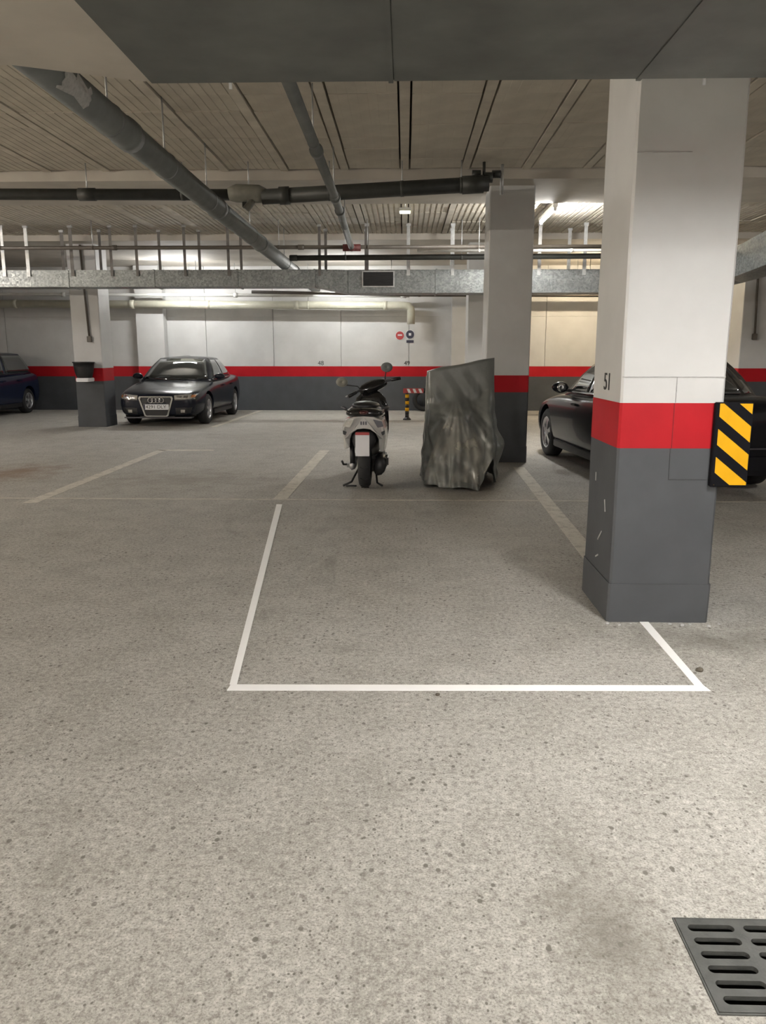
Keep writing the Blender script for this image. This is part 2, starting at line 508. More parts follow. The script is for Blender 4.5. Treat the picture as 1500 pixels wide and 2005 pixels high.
def band_wall(name, lo, hi, axis, side, label, panel=1.78, origin=0.0):
    """block wall: core + grey dado + red band + white panels with open joints, on the inner side"""
    w = setp(box(name, lo, hi, M['white']), label, None, kind='structure')
    T = 0.05
    if axis == 'x':      # wall runs along x, inner face at y=lo[1] (side -1) or hi[1] (+1)
        yf = lo[1] if side < 0 else hi[1]
        f = lambda a, b, z0, z1, t: ((a, min(yf, yf + side * t), z0), (b, max(yf, yf + side * t), z1))
        r0, r1 = lo[0], hi[0]
    else:
        xf = lo[0] if side < 0 else hi[0]
        f = lambda a, b, z0, z1, t: ((min(xf, xf + side * t), a, z0), (max(xf, xf + side * t), b, z1))
        r0, r1 = lo[1], hi[1]
    l, h = f(r0, r1, 0, 0.89, T + .004); box('grey_dado', l, h, M['grey'], w)
    l, h = f(r0, r1, 0.89, 1.157, T + .002); box('red_band', l, h, M['red'], w)
    if panel:
        k = math.floor((r0 - origin) / panel)
        while origin + k * panel < r1:
            a, b = max(r0, origin + k * panel) + .006, min(r1, origin + (k + 1) * panel) - .006
            if b - a > .05:
                for (z0, z1) in ((1.157, 2.43), (2.434, ZC + .12)):
                    l, h = f(a, b, z0, z1, T + random.uniform(-.003, .003)); box('wall_panel', l, h, M['white'], w)
            k += 1
    return w
wb = band_wall('wall_back', (X0, Y1 + .05, 0), (X1, Y1 + .3, ZC + .15), 'x', -1, 'white block back wall with red band over grey dado', 1.78, -5.24)
band_wall('wall_left', (X0 - .3, Y0, 0), (X0, Y1, ZC + .15), 'y', 1, 'white left wall with red band', None)
band_wall('wall_right', (X1, Y0, 0), (X1 + .3, Y1, ZC + .15), 'y', -1, 'white right wall with red band', None)
band_wall('wall_front', (X0, Y0 - .3, 0), (X1, Y0, ZC + .15), 'x', 1, 'white wall behind the viewer', None)

# ------------------------------------------------------------------ pillars
def pillar(x0, x1, y0, y1, zg, zr, ztop, label, cat='pillar', bev=0.012):
    e = empty('pillar', ((x0 + x1) / 2, (y0 + y1) / 2, 0), 0, label, cat, 'painted concrete pillars')
    hx, hy = (x1 - x0) / 2, (y1 - y0) / 2
    def seg(name, z0, z1, mat, grow=0.0, div=6):
        bm = bmesh.new()
        rings = []
        for i in range(div + 1):
            z = z0 + (z1 - z0) * i / div
            b = bev
            pts = [(-hx + b, -hy), (hx - b, -hy), (hx, -hy + b), (hx, hy - b), (hx - b, hy), (-hx + b, hy), (-hx, hy - b), (-hx, -hy + b)]
            ring = []
            for px, py in pts:
                d = mnoise.noise(Vector((px * 3 + x0, py * 3 + y0, z * 2.5))) * 0.004 + grow
                ring.append((px + d * (1 if px > 0 else -1), py + d * (1 if py > 0 else -1), z))
            rings.append(ring)
        bm_loft(bm, rings)
        return from_bm(name, bm, mat, e)
    seg('plinth', 0, 0.22, M['grey'], 0.006, 3)
    seg('grey_base', 0.22, zg, M['grey'])
    seg('red_band', zg, zr, M['red'], 0.001, 3)
    seg('white_shaft', zr, ztop, M['white'], 0.0, 14)
    return e
p1 = pillar(1.13, 1.672, 4.19, 4.80, 0.965, 1.203, 3.05, 'big white pillar in the foreground with the yellow and black hazard board')
p2 = pillar(1.09, 1.672, 10.80, 11.40, 0.955, 1.180, ZS + .02, 'white pillar standing right behind the covered motorbike')
p3 = pillar(-6.69, -6.11, 16.02, 16.62, 0.93, 1.190, ZS + .02, 'white pillar with a black bin beside the dark sedan')
p4 = pillar(6.60, 7.20, 16.02, 16.62, 0.93, 1.190, ZS + .02, 'white pillar at the right edge beyond the black car')
p5 = pillar(1.24, 1.84, 16.02, 16.62, 0.93, 1.190, ZS + .02, 'white pillar half hidden behind the middle pillar')
def pilaster(x0, x1, label):
    e = empty('pilaster', ((x0 + x1) / 2, Y1 - .16, 0), 0, label, 'pilaster', 'pilasters on the back wall')
    hx = (x1 - x0) / 2
    for nm, z0, z1, m in (('grey_base', 0, .89, 'grey'), ('red_band', .89, 1.157, 'red'), ('white_shaft', 1.157, ZC - .005, 'white')):
        box(nm, (-hx, -.16, z0), (hx, .145, z1), M[m], e, 0.008)
pilaster(-6.98, -6.26, 'white pilaster on back wall behind the dark sedan')
pilaster(1.20, 1.80, 'white pilaster on back wall behind the covered motorbike')
# number stencilled on the left face of the foreground pillar
text_mesh('stencil_number', '51', 0.135, M['ink'], p1, Matrix.Translation((-0.2725, -0.02, 1.300)) @ Matrix.Rotation(-PI / 2, 4, 'Z') @ FACE_CAM, 0.0015, 1.15)
# scuffs on its left face
for (yy, zz, ln, an) in ((-.12, .62, .07, 1.2), (-.04, .43, .10, -.7), (.0, .30, .06, -.4), (.12, .75, .05, 1.5)):
    bm = bmesh.new()
    bm_box(bm, (-.003, -ln / 2, -.004), (.0012, ln / 2, .004), 0, Matrix.Translation((-.2725, yy, zz)) @ Matrix.Rotation(an, 4, 'X'))
    from_bm('scuff_mark', bm, M['scuff'], p1)

# hairline block joints showing through the paint on its front face
for (x0_, x1_, z0_, z1_, m_) in ((-.271 + .005, .265, 1.336, 1.339, 'jw'), (.015, .018, 1.206, 1.336, 'jw'), (.010, .013, .967, 1.203, 'jr'), (.006, .009, .80, .965, 'jg'), (.006, .262, .797, .800, 'jg'), (-.26, .01, 2.43, 2.433, 'jw')):
    box('joint_line', (x0_, -.3085, z0_), (x1_, -.300, z1_), M[m_], p1)
# numbers painted on the back wall
for s, x, lab in (('48', -2.22, 'bay'), ('49', 0.055, 'bay')):
    text_mesh('stencil_number', s, 0.16, M['ink'], wb, Matrix.Translation((x, Y1 - .003, 1.235)) @ FACE_CAM, 0.0015)

# ------------------------------------------------------------------ lamps
def batten(x, y, z, axis, strength, col, label):
    e = empty('fluorescent_batten', (x, y, z), 0 if axis == 'x' else PI / 2, label, 'lamp', 'fluorescent battens')
    box('housing', (-.64, -.035, -.01), (.64, .035, .05), M['lampbody'], e, 0.006)
    for s in (-1, 1):
        box('end_cap', (s * .60 - .02, -.022, -.055), (s * .60 + .02, .022, -.008), M['lampbody'], e, 0.004)
        tube('hanger', [(s * .45, 0, .045), (s * .45, 0, (ZS if (False or 10.4 < y < 12.02 or 15.62 < y < 18.75) else ZC) - z + .01)], .006, M['steel'], e, 6)
    tube('glowing_tube', [(-.585, 0, -.035), (.585, 0, -.035)], .016, emit('tube_light_%d' % len(MATS), col, strength), e, 10)
    MATS['tube%d' % len(MATS)] = None
for L in LAMPS:
    batten(*L)
# flat diffuser lamp fixed under the overhead duct, above the top edge of the photograph
e = empty('panel_lamp', (1.66, 2.42, 2.345), PI / 2, 'flat diffuser lamp under the overhead duct in front of the pillar', 'lamp')
box('housing', (-.42, -.11, -.055), (.42, .11, .0), M['lampbody'], e, .006)
box('diffuser', (-.40, -.095, -.058), (.40, .095, -.050), emit('panel_glow', (1.0, 0.975, 0.94), 35.0), e)
# small lit emergency light under the ceiling, in line with the ceiling joints
e = empty('emergency_light', (-0.01, 12.50, 3.57), 0, 'small pale yellow lit box lamp under the ribbed ceiling', 'lamp')
box('housing', (-.09, -.04, .0), (.09, .04, .05), M['lampbody'], e, .006)
box('diffuser', (-.08, -.035, -.03), (.08, .035, .002), emit('emergency_glow', (1.0, 0.93, 0.55), 2.2), e, .006)
tube('hanger', [(0, 0, .045), (0, 0, .14)], .008, M['steel'], e, 6)

# ================================================================== DUCTS AND PIPES
# near duct, overhead
e = empty('overhead_duct', (0, 1.6, 2.35), 0, 'broad dull grey sheet metal duct crossing overhead in front', 'duct')
PX = [-0.867, -0.048, 0.776, 1.60, 2.42, 3.24, 4.06, 4.88, 5.70]
for a, b in zip(PX[:-1], PX[1:]):
    o = box('duct_panel', (a + .003, 0, 0), (b - .003, 1.272, .68), M['fduct'], e, 0.004)
    box('flange', (b - .012, -.02, -.004), (b + .004, 1.276, .69), M['fduct'], e)
for x in (-.6, 1.0, 2.6, 4.2):
    for y in (-.03, 1.30):
        tube('hanger_rod', [(x, y, -.01), (x, y, ZC - 2.35 + .02)], .006, M['steel'], e, 6)
    box('support_rail', (x - .02, -.05, .68), (x + .02, 1.32, .72), M['steel'], e)

# far galvanised duct with reducer, grille and hangers
e = empty('ventilation_duct', (0, 14.5, 2.53), 0, 'long galvanised duct with black grille hanging under the far ceiling', 'duct')
DZ1 = 0.40
edges = [-14.0, -12.4, -10.8, -9.2, -7.6, -6.05, -4.5, -3.0, -1.62]
for a, b in zip(edges[:-1], edges[1:]):
    box('duct_panel', (a + .006, 0, .12), (b - .006, .5, DZ1 + .01), M['duct'], e, 0.004)
    box('flange', (b - .015, -.012, .108), (b + .015, .512, DZ1 + .02), M['duct'], e)
bm = bmesh.new()
bm_loft(bm, [[(-1.60, 0, .12), (-1.60, .5, .12), (-1.60, .5, .41), (-1.60, 0, .41)], [(-1.02, -.02, 0), (-1.02, .55, 0), (-1.02, .55, .40), (-1.02, -.02, .40)]])
from_bm('reducer', bm, M['duct'], e)
edges = [-1.02, .55, 2.1, 3.6, 5.2]
for a, b in zip(edges[:-1], edges[1:]):
    box('duct_panel', (a + .006, -.02, 0), (b - .006, .55, .40), M['duct'], e, 0.004)
    box('flange', (b - .015, -.032, -.012), (b + .015, .562, .412), M['duct'], e)
bm = bmesh.new()
bm_loft(bm, [[(5.2, -.02, 0), (5.2, .55, 0), (5.2, .55, .40), (5.2, -.02, .40)], [(5.55, -.3, .2), (6.1, .45, .2), (6.1, .45, .68), (5.55, -.3, .68)],
             [(5.75, -2.4, .40), (6.6, -2.4, .40), (6.6, -2.4, .98), (5.75, -2.4, .98)]])
from_bm('elbow', bm, M['duct'], e)
g = box('grille_frame', (-.77, -.040, .10), (-.19, -.018, .38), M['steel'], e, 0.004)
box('grille_opening', (-.745, -.046, .122), (-.215, -.038, .358), M['black'], g)
for k in range(7):
    box('grille_slat', (-.745, -.056, .140 + k * .032), (-.215, -.044, .148 + k * .032), M['black'], g)
rods = [(-7.19, 0), (-6.75, 0), (-6.33, .47), (-5.95, 0), (-5.63, .47), (-5.24, 0), (-4.78, 0), (-4.53, .47), (-3.92, 0), (-3.79, .47), (-3.14, 0), (-3.02, .47),
        (-1.52, 0), (-1.46, .47), (-.68, 0), (-.72, .5), (.05, 0), (.83, 0), (.85, .5), (2.35, 0), (2.98, .5), (3.14, 0), (-8.6, 0), (-8.5, .47), (5.9, -1.2), (6.05, -1.6)]
for i, (x, y) in enumerate(rods):
    w = .030 if x > -.9 or i < 4 else .024
    top = ZC - 2.53 + .01
    y2 = y - .025 if y <= 0 else y + .06
    if x < -1.0:
        y2 = y - .018 if y <= 0 else y + .045
    rod = box('hanger_strap', (x - w, y2 - .006, .30), (x + w, y2 + .006, top), M['steel' if (i < 2 or x > .02) else 'strap'], e)
    box('strap_foot', (x - w - .01, y2 - .02, top - .05), (x + w + .01, y2 + .02, top), M['steel'], rod)

def pipe(name, pts, r, mat, label, cat='pipe', couplings=(), cr=1.14, cmat=None, hang=(), seg=16):
    """straight or bent pipe with couplings (position along, length) and hanger rods, as parts"""
    p0 = Vector(pts[0])
    e = empty(name, p0, 0, label, cat)
    L = [Vector(p) - p0 for p in pts]
    tube('pipe_run', L, r, mat, e, seg)
    def at(t):
        tot = sum((L[i + 1] - L[i]).length for i in range(len(L) - 1))
        s = t * tot
        for i in range(len(L) - 1):
            d = (L[i + 1] - L[i]).length
            if s <= d or i == len(L) - 2:
                return L[i] + (L[i + 1] - L[i]) * (s / d), (L[i + 1] - L[i]).normalized()
            s -= d
    for t, ln in couplings:
        c, d = at(t)
        tube('coupling', [c - d * ln / 2, c + d * ln / 2], (r if not isinstance(r, list) else r[0]) * cr, cmat or mat, e, seg)
    for t in hang:
        c, d = at(t)
        y = p0.y + c.y
        zt = (ZS if (False or 10.4 < y < 12.02 or 15.62 < y < 18.75) else ZC)
        tube('hanger_rod', [c, (c.x, c.y, zt - p0.z + .01)], .008, M['steel'], e, 6)
        tube('pipe_clip', [c - d * .02, c + d * .02], (r if not isinstance(r, list) else r[0]) * 1.05, mat, e, seg)
    return e
DP = pipe('drain_pipe', [(-2.18, 4.60, 3.155), (-2.22, 20.2, 3.055)], 0.111, M['pipe_grey'], 'large grey drain pipe running away under the ceiling on the left',
     couplings=((.125, .16), (.32, .10), (.50, .14), (.74, .2)), cr=1.10, hang=(.10, .19, .29, .45, .66))
bm = bmesh.new()
g_ = []
for i in range(9):
    row = []
    for j in range(9):
        y_ = .55 + .42 * i / 8 + .05 * mnoise.noise(Vector((i, j * .7, 2)))
        a_ = math.radians(-52 + (70 + 14 * math.sin(i * 1.7)) * j / 8) - .25 * abs(i - 4) / 4
        row.append(bm.verts.new((.1135 * math.cos(a_) - .0026 * y_, y_, .1135 * math.sin(a_) - .0064 * y_)))
    g_.append(row)
for i in range(8):
    for j in range(8):
        bm.faces.new((g_[i][j], g_[i][j + 1], g_[i + 1][j + 1], g_[i + 1][j]))
setp(from_bm('plaster_splash', bm, M['scuff'], DP, True), 'pale plaster splash')
e = pipe('sprinkler_pipe', [(-0.79, 4.95, 3.265), (-0.80, 9.2, 3.205), (-0.815, 10.4, 3.185), (-0.91, 13.93, 3.215)], 0.047, M['pipe_grey'], 'grey steel pipe running away to a dark red fitting',
     couplings=((.28, .09), (.50, .11), (.585, .09)), cr=1.30, hang=(.25, .48, .72))
f = tube('red_flange', [(-.12 - .15, 8.96, -.035), (-.12 + .15, 8.96, -.035)], .058, M['rust'], e)
tube('red_tee', [(-.115, 8.72, -.05), (-.12, 8.95, -.042)], .060, M['rust'], e)
pipe('dark_pipe', [(-11.0, 9.95, 3.40), (-2.05, 9.95, 3.335)], 0.066, M['pipe_dark'], 'thin dark pipe along the front of the far ceiling beam',
     couplings=((.55, .2), (.8, .2)), hang=(.66, .80, .93))
e = pipe('dark_pipe', [(-1.72, 9.93, 3.305), (0.98, 9.93, 3.44)], 0.088, M['pipe_dark'], 'thick black sagging pipe running to the middle pillar',
     couplings=((.10, .12), (.93, .25)), cr=1.18, hang=(.30, .62, .88))
pj = empty('pipe_joint', (-1.93, 9.94, 3.34), 0, 'pale pipe coupling with bracket joining the two dark pipes', 'pipe joint')
tube('sleeve', [(-.19, 0, .0), (-.10, 0, .01), (.17, 0, .0), (.24, 0, -.02)], [.075, .105, .105, .085], M['joint'], pj)
tube('elbow', [(.10, -.02, -.04), (.07, -.04, -.12), (.02, -.05, -.18)], .045, M['joint'], pj)
box('bracket', (-.03, -.03, -.16), (.08, .03, -.05), M['pipe_dark'], pj, .01)
tube('hanger_rod', [(.05, 0, .08), (.05, 0, .37)], .008, M['steel'], pj, 6)
vl = empty('valve_cluster', (0.98, 10.05, 3.46), 0, 'cluster of dark valves at the top of the middle pillar', 'valve')
for (dx, dy, dz, rr) in ((-.14, -.04, .10, .05), (.0, -.06, .06, .06), (.10, .0, .11, .045), (-.08, -.08, -.03, .05)):
    tube('valve_body', [(dx - .05, dy, dz), (dx + .05, dy, dz)], rr, M['pipe_dark'], vl, 10)
tube('riser', [(.17, 0, -.12), (.17, 0, .22)], .02, M['steel'], vl, 8)
tube('stem', [(-.05, -.04, .06), (-.05, -.04, .24)], .018, M['pipe_dark'], vl, 8)
pipe('water_pipe', [(-13.5, 14.0, 3.262), (5.4, 14.0, 3.245)], 0.033, M['pipe_brown'], 'thin brown pipe crossing above the galvanised duct',
     couplings=((.30, .08), (.45, .08), (.62, .10), (.80, .1)), cr=1.3, hang=(.22, .345, .43, .60, .68, .80))
pipe('water_pipe', [(-2.0, 14.12, 3.090), (5.4, 14.12, 3.112)], 0.046, M['pipe_dark'], 'thick dark pipe just above the grille of the duct', couplings=((.01, .12), (.5, .1)), hang=(.13, .4, .75))
pipe('water_pipe', [(0.2, 13.94, 3.178), (5.4, 13.94, 3.178)], 0.024, M['pipe_white'], 'thin white pipe between two dark pipes beside the middle pillar', couplings=((.335, .05), (.5, .05)), cr=1.35, hang=(.2, .6))
pipe('drain_pipe', [(-14.5, 20.55, 2.76), (-.02, 20.55, 2.675), (.08, 20.55, 2.66), (.14, 20.56, 2.60), (.15, 20.57, 2.5), (.15, 20.58, 2.22)], 0.100, M['pipe_cream'],
     'cream drain pipe along the back wall bending down by the signs', couplings=((.30, .1), (.50, .14), (.63, .1), (.78, .12), (.93, .1)), cr=1.1, hang=(.42, .60, .80))
pipe('water_pipe', [(-14.5, 20.40, 2.98), (.10, 20.40, 2.905)], 0.040, M['pipe_white'], 'thin white pipe just above the cream drain pipe', couplings=((.4, .1), (.7, .1), (.99, .14)), cr=1.5, hang=(.45, .7))
pipe('cable_conduit', [(.3, 19.9, 3.0), (9.5, 19.9, 2.98)], 0.055, M['pipe_dark'], 'dark conduit below the duct at the right', couplings=((.2, .1),), hang=(.3, .6))
pipe('cable_conduit', [(-3.6, 19.0, 2.90), (-1.7, 19.0, 2.86), (.3, 19.0, 2.82), (9.5, 19.0, 2.78)], 0.035, M['pipe_brown'], 'slanting brown conduit under the duct', couplings=((.3, .06),), hang=(.25, .6))

# conduits with a box on two pillars
for (x, y, lab, zb) in ((-6.33, 15.985, 'dark conduit with a small box on the pillar above the bin', 1.76), (6.85, 15.985, 'dark conduit with a small box on the pillar at the right edge', 1.80)):
    e = empty('wall_conduit', (x, y, zb), 0, lab, 'conduit')
    tube('conduit', [(0, 0, .05), (-.06, 0, ZS - zb - .02)], .022, M['pipe_brown'], e, 8)
    box('junction_box', (-.045, -.03, -.06), (.045, .03, .06), M['pipe_brown'], e, .008)

# ================================================================== FLOOR MARKINGS, GRATE
def strip(name, quad, mat, parent=None, z=0.003):
    bm = bmesh.new()
    A = [bm.verts.new((x, y, z)) for x, y in quad]
    B = [bm.verts.new((x, y, 0.0005)) for x, y in quad]
    bm.faces.new(A)
    for k in range(4):
        bm.faces.new((A[k], A[(k + 1) % 4], B[(k + 1) % 4], B[k]))
    return from_bm(name, bm, mat, parent)
o = empty('bay_outline', (0, 3.28, 0), 0, 'added white overlay outline on the floor in front of the scooter', 'floor marking')  # added strips for an outline drawn over the view, not real floor paint
def s2(name, quad):
    strip(name, [(x, y - 3.28) for x, y in quad], M['line_overlay'], o)
s2('front_line', [(-.776, 3.222), (1.352, 3.275), (1.342, 3.333), (-.772, 3.285)])
s2('side_line', [(-.778, 3.2865), (-.745, 3.2865), (-1.205, 7.61), (-1.262, 7.61)])
s2('side_line', [(1.302, 3.3335), (1.342, 3.3345), (1.354, 4.184), (1.306, 4.184)])
OLD = [
    ('worn parking line between the two empty bays on the left', [(-3.81, 7.62), (-3.67, 7.62), (-3.69, 12.1), (-3.83, 12.1)]),
    ('worn parking line left of the scooter', [(-1.34, 7.9), (-1.20, 7.9), (-1.16, 12.1), (-1.31, 12.1)]),
    ('worn parking line between covered motorbike and foreground pillar', [(1.30, 5.4), (1.43, 5.4), (1.575, 10.3), (1.43, 10.3)]),
    ('short worn cross stroke at the far end of the left line', [(-3.83, 12.0), (-2.95, 12.0), (-2.95, 12.13), (-3.83, 12.13)]),
    ('white bay line at the right of the dark sedan', [(-3.98, 16.1), (-3.86, 16.1), (-3.76, 20.9), (-3.88, 20.9)]),
    ('white bay line between the bin pillar and the dark sedan', [(-6.03, 16.6), (-5.91, 16.6), (-5.91, 20.7), (-6.03, 20.7)]),
    ('white bay line beside the striped post', [(-.72, 16.9), (-.60, 16.9), (-.60, 20.9), (-.72, 20.9)]),
]
for lab, q in OLD:
    cx, cy = q[0]
    setp(strip('parking_line', q, M['line_old']), lab, 'floor marking', 'worn parking lines')
setp(strip('floor_seam', [(-9.5, 7.855), (9.0, 7.855), (9.0, 7.905), (-9.5, 7.905)], M['line_seam'], None, .0025), 'thin pale seam line crossing the whole floor behind the outline', 'floor marking')

# drain grate: plate with rounded slots in a frame over a pit
GW, GD = GX1 - GX0, GY1 - GY0
e = empty('drain_grate', (GX0, GY0, 0), 0, 'black cast iron drain grate with rounded slots set in the floor', 'drain grate')
mg = 0.012
ncol, nrow = 2, 6
cw, ch = (GW - 2 * mg) / ncol, (GD - 2 * mg) / nrow
gr = box('slotted_plate', (0, 0, -.008), (GW, GD, .004), M['iron'], e, .002)
bm = bmesh.new()
for i in range(ncol):
    for j in range(nrow):
        cx, cy = mg + (i + .5) * cw, mg + (j + .5) * ch
        hw, r = cw / 2 - .012, .0125
        pts = []
        for k in range(16):
            a_ = 2 * PI * (k + .5) / 16
            pts.append((cx + (hw - r) * (1 if math.cos(a_) > 0 else -1) + r * math.cos(a_), cy + r * math.sin(a_)))
        bm_loft(bm, [[(x, y, -.06) for x, y in pts], [(x, y, .03) for x, y in pts]])
cut = from_bm('cut', bm, M['iron'], e)
md = gr.modifiers.new('b', 'BOOLEAN'); md.operation = 'DIFFERENCE'; md.solver = 'EXACT'; md.object = cut
apply_mods(gr)
bpy.data.objects.remove(cut)
bm = bmesh.new()
bm_box(bm, (-.004, -.004, -.28), (GW + .004, GD + .004, -.0085))
bm.normal_update()
bmesh.ops.delete(bm, geom=[f for f in bm.faces if f.normal.z > .9], context='FACES')
from_bm('pit', bm, M['pit'], e, recalc=False)
bm = bmesh.new()
for lo, hi in (((-.0035, -.0035, -.03), (GW + .0035, 0, .003)), ((-.0035, GD, -.03), (GW + .0035, GD + .0035, .003)), ((-.0035, 0, -.03), (0, GD, .003)), ((GW, 0, -.03), (GW + .0035, GD, .003))):
    bm_box(bm, lo, hi)
from_bm('frame', bm, M['iron'], e)

# hazard board on the corner of the foreground pillar
e = empty('hazard_board', (1.622, 4.150, 0.770), 0, 'yellow and black striped hazard board on the corner of the foreground pillar', 'hazard board')
BWD, BHT = 0.186, 0.437
box('foam_backing', (-.006, 0, -.004), (BWD, .034, BHT + .002), M['foam'], e, .004)
box('return_flange', (.056, .034, .0), (.088, .30, BHT), M['foam'], e, .003)
def clip(poly, f):
    out = []
    for i in range(len(poly)):
        a, b = poly[i], poly[(i + 1) % len(poly)]
        fa, fb = f(a), f(b)
        if fa >= 0: out.append(a)
        if fa * fb < 0:
            t = fa / (fa - fb)
            out.append((a[0] + (b[0] - a[0]) * t, a[1] + (b[1] - a[1]) * t))
    return out
for k in range(-1, 5):
    z0 = .072 + k * .147
    slope = -0.80
    poly = [(.012, z0), (BWD - .006, z0 + slope * (BWD - .018)), (BWD - .006, z0 + slope * (BWD - .018) + .083), (.012, z0 + .083)]
    poly = clip(poly, lambda p: p[1] - .006)
    if len(poly) >= 3: poly = clip(poly, lambda p: BHT - .004 - p[1])
    if len(poly) >= 3:
        prism('yellow_stripe', poly, -.0015, .0005, M['yellow'], e, 'xz')

# ================================================================== SMALL THINGS ON WALLS AND FLOOR
def round_sign(x, z, label, face, inner):
    e = empty('round_sign', (x, Y1 - .012, z), 0, label, 'sign')
    lathe('disc', [(0, .001), (0, .118), (.012, .118), (.012, .001)], M['plate'], e, 28, 'y', closed=True, smooth=False)
    lathe('print', [(-.002, .001), (-.002, .108), (.001, .108), (.001, .001)], M[face], e, 28, 'y', smooth=False)
    return e
s = round_sign(-.137, 1.948, 'red round sign with pale bar on the back wall', 'signred', None)
box('white_bar', (-.055, -.005, -.005), (.06, -.001, .028), M['plate'], s)
s = round_sign(.130, 1.975, 'dark round sign with pale centre on the back wall', 'signdark', None)
box('white_symbol', (-.035, -.005, -.03), (.03, -.001, .035), M['plate'], s)
box('caption_plate', (-.095, -.002, -.215), (.095, .011, -.145), M['signdark'], s, .002)
# striped post with red and white crossbar
e = empty('parking_post', (0.054, 18.0, 0), 0, 'yellow and black post with a red and white crossbar near the back wall', 'post')
lathe('base', [(0, .001), (0, .095), (.02, .09), (.06, .05), (.06, .001)], M['black'], e, 16, 'z')
for k in range(7):
    tube('post_band', [(0, 0, .05 + k * .075), (0, 0, .05 + (k + 1) * .075)], .045, M['yellow'] if k in (2, 4, 6) else M['black'], e, 12)
cb = box('crossbar', (-.09, -.02, .60), (.37, .02, .71), M['signred'], e, .006)
for k in range(3):
    prism('white_stripe', [(-.01 + k * .13, .70), (.05 + k * .13, .70), (.09 + k * .13, .61), (.03 + k * .13, .61)], -.0225, -.0195, M['plate'], cb, 'xz')
box('bar_clamp', (-.03, -.018, .55), (.03, .018, .61), M['black'], e)
# tyre leaning on the back wall behind the covered bike
e = empty('spare_tyre', (.50, 20.88, 0), 0, 'black tyre leaning on the back wall left of the covered motorbike', 'tyre')
bm = bmesh.new()
bm_lathe(bm, [(-.08, .20), (-.09, .25), (-.07, .295), (.07, .295), (.09, .25), (.08, .20), (.05, .18), (-.05, .18)], 28, 'y', (0, 0, .297))
from_bm('tyre', bm, M['rubber'], e, True)
# bin on the left pillar
e = empty('waste_bin', (-6.41, 15.80, 0.955), 0, 'black plastic bin fixed to the white pillar left of the dark sedan', 'bin')
bm = bmesh.new()
prof = [(.045, .135), (.06, .150), (.15, .176), (.25, .192), (.335, .20), (.335, .207), (.36, .207), (.36, .193), (.08, .128), (.075, .001), (.045, .001)]
bm_lathe(bm, prof, 24, 'z')
from_bm('bucket', bm, M['black'], e, True)
box('white_bracket', (-.125, -.135, -.03), (.125, .19, .045), M['plate'], e, .01)
lathe('rim', [(.335, .204), (.335, .214), (.36, .214), (.36, .204)], M['black'], e, 24, 'z')
# debris on the floor
def pebble(name, x, y, r, label, group=None, mat='stone'):
    bm = bmesh.new()
    bmesh.ops.create_icosphere(bm, subdivisions=2, radius=r)
    for v in bm.verts:
        v.co *= 1 + .35 * mnoise.noise(v.co * (1.6 / r) + Vector((x, y, 0)))
        v.co.z *= .6
    zmin = min(v.co.z for v in bm.verts)
    o = from_bm(name, bm, M[mat], None, True, (x, y, -zmin - .002))
    setp(o, label, 'debris', group)
pebble('floor_pebble', 1.385, 3.50, .017, 'small dark lump on the floor right of the white outline')
for (x, y, r) in ((1.12, 4.15, .012), (1.18, 4.13, .009), (1.25, 4.16, .007), (1.46, 4.15, .010), (1.52, 4.13, .013), (1.57, 4.15, .008), (1.66, 4.12, .011), (1.73, 4.16, .009)):
    pebble('mortar_crumb', x, y, r, 'tiny crumb of mortar at the foot of the foreground pillar', 'mortar crumbs at the pillar foot', 'scuff')
pebble('floor_pebble', .15, 3.20, .010, 'tiny dark crumb below the front line of the white outline')

# ================================================================== VEHICLES
def wheel(parent, c, r, w, side, nspoke=5, rim_mat='alloy'):
    """tyre with alloy rim; side=+1: outer face towards +x"""
    t = bpy.data.objects.new('wheel', None)
    bm = bmesh.new()
    rr = r * .66
    bm_lathe(bm, [(-w / 2 + .01, rr), (-w / 2, rr + .02), (-w / 2 + .005, r - .035), (-w / 2 + .03, r - .005), (0, r), (w / 2 - .03, r - .005), (w / 2 - .005, r - .035), (w / 2, rr + .02), (w / 2 - .01, rr)], 36, 'x', closed=False)
    # open middle: drop the caps
    bmesh.ops.delete(bm, geom=[f for f in bm.faces if len(f.verts) > 6], context='FACES')
    o = from_bm('wheel', bm, M['rubber'], parent, True, c)
    x = side * (w / 2 - .02)
    lathe('rim', [(x, rr + .004), (x + side * .012, rr - .004), (x + side * .006, rr - .022), (x - side * .05, rr - .03), (x - side * .16, rr - .03), (x - side * .16, rr + .004)], M[rim_mat], o, 36, 'x')
    bm = bmesh.new()
    for k in range(nspoke):
        for d in (-.13, .13):
            a = 2 * PI * k / nspoke + d
            m = Matrix.Rotation(a, 4, 'X')
            ring = []
            for (rad, hw, dx) in ((.045, .016, .004), (rr * .55, .017, .0), (rr - .018, .022, -.012)):
                ring.append([m @ Vector((x + side * dx, sx * hw, rad)) for sx in (-1, 1)] + [m @ Vector((x + side * (dx - .035), sx * hw, rad)) for sx in (1, -1)])
            bm_loft(bm, ring)
    from_bm('spokes', bm, M[rim_mat], o)
    lathe('hub_cap', [(x - side * .04, .001), (x - side * .04, .05), (x + side * .006, .048), (x + side * .012, .03), (x + side * .012, .001)], M[rim_mat], o, 16, 'x')
    lathe('brake_disc', [(x - side * .11, .001), (x - side * .11, rr * .82), (x - side * .10, rr * .82), (x - side * .10, .001)], M['dkalloy'], o, 24, 'x')
    return o

